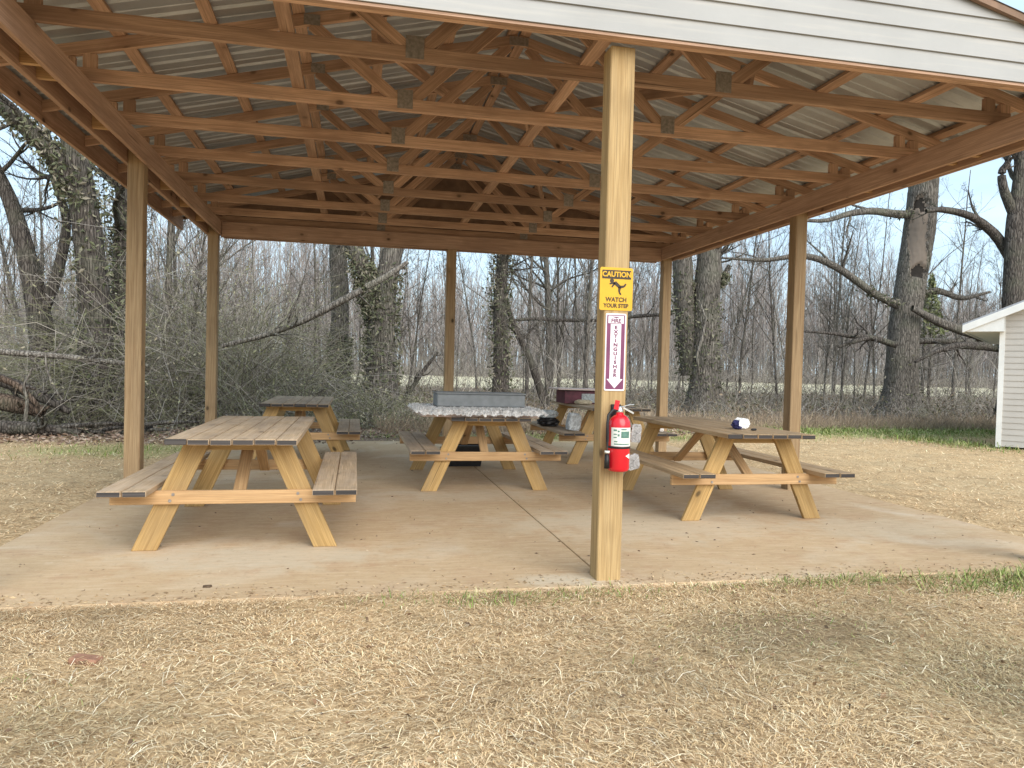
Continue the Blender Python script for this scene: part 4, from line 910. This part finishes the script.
# dead grass: blades lying about, densest and finest near the camera
def blades(r, X, Y, ln, wd, cols, lift=.2, z0=0.004):
    n = len(X); a = 1.4 * np.sin(1.9 * X + 2 * np.sin(1.3 * Y)) + 1.1 * np.sin(2.7 * Y + X) + r.normal(0, .85, n) + np.pi * r.integers(0, 2, n); d = np.stack([np.cos(a), np.sin(a), np.abs(r.normal(0, lift, n)) * .6], 1); d /= np.linalg.norm(d, axis=1, keepdims=True)
    L_ = (ln * np.minimum(r.lognormal(0, .5, n), 2.6))[:, None]; s = np.stack([-np.sin(a), np.cos(a), 0 * a], 1) * (wd * r.uniform(.6, 1.4, n))[:, None]
    b = np.stack([X, Y, ground_z(X, Y) + z0 + np.abs(r.normal(0, .008, n))], 1); c = b + d * L_ * .55 + np.array([0, 0, 1]) * L_ * .05; e = b + d * L_ + np.stack([-np.sin(a), np.cos(a), -.25 * np.ones(n)], 1) * L_ * r.normal(0, .07, (n, 1)) - np.array([0, 0, 1]) * L_ * .06
    up = np.array([0, 0, 1.0]) * (wd * .5)
    V = np.stack([b - s, b + s, c + s + up, c - s + up, e + s * .25, e - s * .25], 1)
    F = np.array([[0, 1, 2, 3], [3, 2, 4, 5]])[None] + (np.arange(n) * 6)[:, None, None]
    return (V.reshape(-1, 3), F.reshape(-1, 4)), pal(r, n, cols, 6, .25)
STRAW = [(.76, .575, .35), (.67, .485, .275), (.57, .395, .21), (.46, .31, .175), (.72, .55, .36), (.27, .175, .095), (.62, .44, .245), (.86, .72, .48)]
r = np.random.default_rng(500)
def out_slab(X, Y, mrg=.0): return ~((X > sx0 - mrg) & (X < sx1 + mrg) & (Y > sy0 - mrg) & (Y < sy1 + mrg))
zones = [(150000, (-2.6, 4.9), (2.1, 4.27), .036, .0012), (26000, (-2.6, 4.9), (2.1, 4.27), .018, .0022), (34000, (-9.5, -2.2), (3.6, 13.2), .065, .003), (40000, (5.2, 17), (3.8, 17.0), .065, .0034), (9000, (-4, 14), (12.6, 16.5), .065, .0035)]
ps = []; cc = []
for n, xr, yr, ln, wd in zones:
    X = r.uniform(*xr, n); Y = r.uniform(*yr, n) if yr[0] < 3 else yr[0] + (yr[1] - yr[0]) * r.random(n) ** 1.25
    dens = .55 + .45 * np.sin(X * 2.1 + 1.3 * np.sin(Y * 1.9)) * np.sin(Y * 2.7 + X); worn = np.exp(-(((X - 2.3) / .7) ** 2 + ((Y - 3.4) / .4) ** 2)); k_ = out_slab(X, Y, -.01) & (r.random(n) < np.clip(dens + .35, .25, 1) * (1 - .75 * worn))
    p_, c_ = blades(r, X[k_], Y[k_], ln, wd, STRAW)
    x_, y_ = np.repeat(X[k_], 6), np.repeat(Y[k_], 6)
    a1 = np.clip(.5 + .6 * np.sin(x_ * 1.7 + 2 * np.sin(y_ * 1.1)) * np.sin(y_ * 2.3 + 1.5 * np.sin(x_ * .9)), 0, 1); a2 = np.clip(.5 + .7 * np.sin(x_ * 5.1 + 3 * np.sin(y_ * 3.7)) * np.sin(y_ * 6.1 + 2 * np.sin(x_ * 4.3)), 0, 1)
    gr = np.exp(-(((x_ - 2.6) / 1.0) ** 2 + ((y_ - 3.2) / .7) ** 2)) + .8 * np.exp(-(((x_ - 3.0) / .6) ** 2 + ((y_ - 2.6) / .5) ** 2)) + .6 * np.exp(-(((x_ + 1.0) / .45) ** 2 + ((y_ - 2.95) / .4) ** 2))
    f_ = (1.14 - .16 * a1 - .22 * a2 * a1)[:, None] * (1 - np.clip(gr, 0, 1) * .38)[:, None]; c_ = c_ * f_ * (1 + np.clip(gr, 0, 1)[:, None] * np.array([-.06, .0, -.02]))
    ps.append(p_); cc.append(np.clip(c_, 0, 1))
X = r.uniform(-2.6, 4.9, 2200); Y = r.uniform(2.1, 4.2, 2200); p_, c_ = blades(r, X, Y, .075, .0014, [(.80, .68, .48), (.86, .76, .58), (.70, .54, .34)], .07, .008); ps.append(p_); cc.append(c_)
stuff('dead_grass', ps, M['blade'], np.concatenate(cc), 'dry straw coloured grass around the slab')
# green grass: tufts along the slab edge and the damp strip on the right
ps = []; cc = []
def tuft(n, cx, cy, sx, sy, ln, wd, lift=1.6):
    X = r.normal(cx, sx, n); Y = r.normal(cy, sy, n); k_ = out_slab(X, Y, .0); p_, c_ = blades(r, X[k_], Y[k_], ln, wd, [(.18, .25, .06), (.26, .32, .10), (.34, .35, .14), (.12, .17, .045), (.44, .40, .21)], lift); ps.append(p_); cc.append(c_)
tuft(5200, 4.75, 4.05, .6, .14, .045, .0024); tuft(900, 3.1, 4.16, .5, .06, .03, .002); tuft(700, 1.0, 4.12, .45, .07, .03, .002); tuft(350, 2.2, 3.5, .5, .25, .022, .0016, .7); tuft(450, 3.4, 2.75, .5, .25, .022, .0016, .7); tuft(350, -1.6, 2.8, .3, .3, .022, .0016, .7)
tuft(17000, 12.5, 15.9, 4.2, .75, .06, .006); tuft(900, -3.1, 11.5, 1.0, .55, .06, .004); tuft(5200, 4, 13.9, 3.5, .35, .06, .004); tuft(2600, 11.9, 13.2, .4, .9, .08, .005)
stuff('green_grass', ps, M['blade'], np.concatenate(cc), 'short green grass in damp patches')

r = np.random.default_rng(620)
n = 420; X = r.uniform(sx0 + .1, sx1 - .1, n); Y = 4.3 + (sy1 - 4.4) * r.random(n) ** 1.3; cs_ = np.stack([X, Y, np.full(n, .004)], 1); v, fq = leaf_quads(r, cs_, .008, .9, 1.6)
n2 = 900; X = r.uniform(sx0 + .05, sx1 - .05, n2); Y = sy0 + np.abs(r.normal(0, .12, n2)) + .02; c2 = np.stack([X, Y, np.full(n2, .004)], 1); v2, f2 = leaf_quads(r, c2, .006, .9, 2.6)
stuff('slab_grit', [(v, fq), (v2, f2)], M['leaf'], np.concatenate([pal(r, n, [(.16, .10, .06), (.30, .21, .13), (.10, .07, .05), (.5, .4, .28)], 4), pal(r, n2, [(.5, .38, .23), (.36, .25, .14), (.22, .15, .09)], 4)]), 'grit, straw bits and leaf crumbs on the slab')
n = 260; X = r.uniform(-2.4, 4.8, n); Y = r.uniform(2.2, 4.2, n); cs_ = np.stack([X, Y, ground_z(X, Y) + .018], 1); v, fq = leaf_quads(r, cs_, .014, .6, 1.3)
stuff('leaf_crumbs', [(v, fq)], M['leaf'], pal(r, n, [(.20, .12, .07), (.30, .19, .11), (.13, .085, .055), (.38, .27, .17)], 4), 'brown leaf crumbs in the straw')

# ------------------------------------------------------------------ light, sky, camera
w = bpy.data.worlds.new('World'); S.world = w; w.use_nodes = True; t = w.node_tree; N = t.nodes; Lk = t.links
EL, AZ = math.radians(36), math.radians(163)     # sun azimuth, clockwise from +Y
sky = N.new('ShaderNodeTexSky'); sky.sky_type = 'NISHITA'; sky.sun_disc = False; sky.sun_elevation = EL; sky.sun_rotation = AZ; sky.dust_density = 2.5; sky.air_density = 1.0; sky.altitude = 100
tc = N.new('ShaderNodeTexCoord'); mp = N.new('ShaderNodeMapping'); Lk.new(tc.outputs['Generated'], mp.inputs[0]); mp.inputs['Scale'].default_value = (1.6, 1.6, 4.5)
no = N.new('ShaderNodeTexNoise'); Lk.new(mp.outputs[0], no.inputs['Vector']); no.inputs['Scale'].default_value = 1.7; no.inputs['Detail'].default_value = 6; no.inputs['Roughness'].default_value = .55
rp = N.new('ShaderNodeValToRGB'); Lk.new(no.outputs['Fac'], rp.inputs[0]); rp.color_ramp.elements[0].position = .36; rp.color_ramp.elements[0].color = (.45, .45, .45, 1); rp.color_ramp.elements[1].position = .62; rp.color_ramp.elements[1].color = (.95, .95, .95, 1)
mx = N.new('ShaderNodeMix'); mx.data_type = 'RGBA'; Lk.new(rp.outputs[0], mx.inputs[0]); Lk.new(sky.outputs[0], mx.inputs[6]); mx.inputs[7].default_value = (4.9, 6.4, 7.5, 1)
bgd = N['Background']; Lk.new(mx.outputs[2], bgd.inputs[0]); bgd.inputs[1].default_value = .075
sd = bpy.data.lights.new('sun', 'SUN'); sd.energy = 1.5; sd.angle = math.radians(60); sd.color = (1, .95, .87); so = bpy.data.objects.new('sun', sd); C.objects.link(so)
dirv = Vector((math.sin(AZ) * math.cos(EL), math.cos(AZ) * math.cos(EL), math.sin(EL)))
so.rotation_euler = dirv.to_track_quat('Z', 'Y').to_euler(); so.location = (0, 0, 30)
cam = bpy.data.cameras.new('camera'); co_ = bpy.data.objects.new('camera', cam); C.objects.link(co_)
cam.sensor_width = 36; cam.lens = FPX / 1024 * 36; cam.clip_end = 2000; cam.clip_start = .05
right = (_X[0], _Y[0], _Z[0]); down = (_X[1], _Y[1], _Z[1]); fwd = (_X[2], _Y[2], _Z[2])
co_.matrix_world = Matrix(((right[0], -down[0], -fwd[0], 0), (right[1], -down[1], -fwd[1], 0), (right[2], -down[2], -fwd[2], H), (0, 0, 0, 1)))
S.camera = co_
vs = S.view_settings; vs.view_transform = 'Standard'; vs.look = 'None'; vs.gamma = 1; vs.use_curve_mapping = False; vs.exposure = 1.42
S.cycles.max_bounces = 6; S.cycles.diffuse_bounces = 5; S.cycles.use_denoising = True
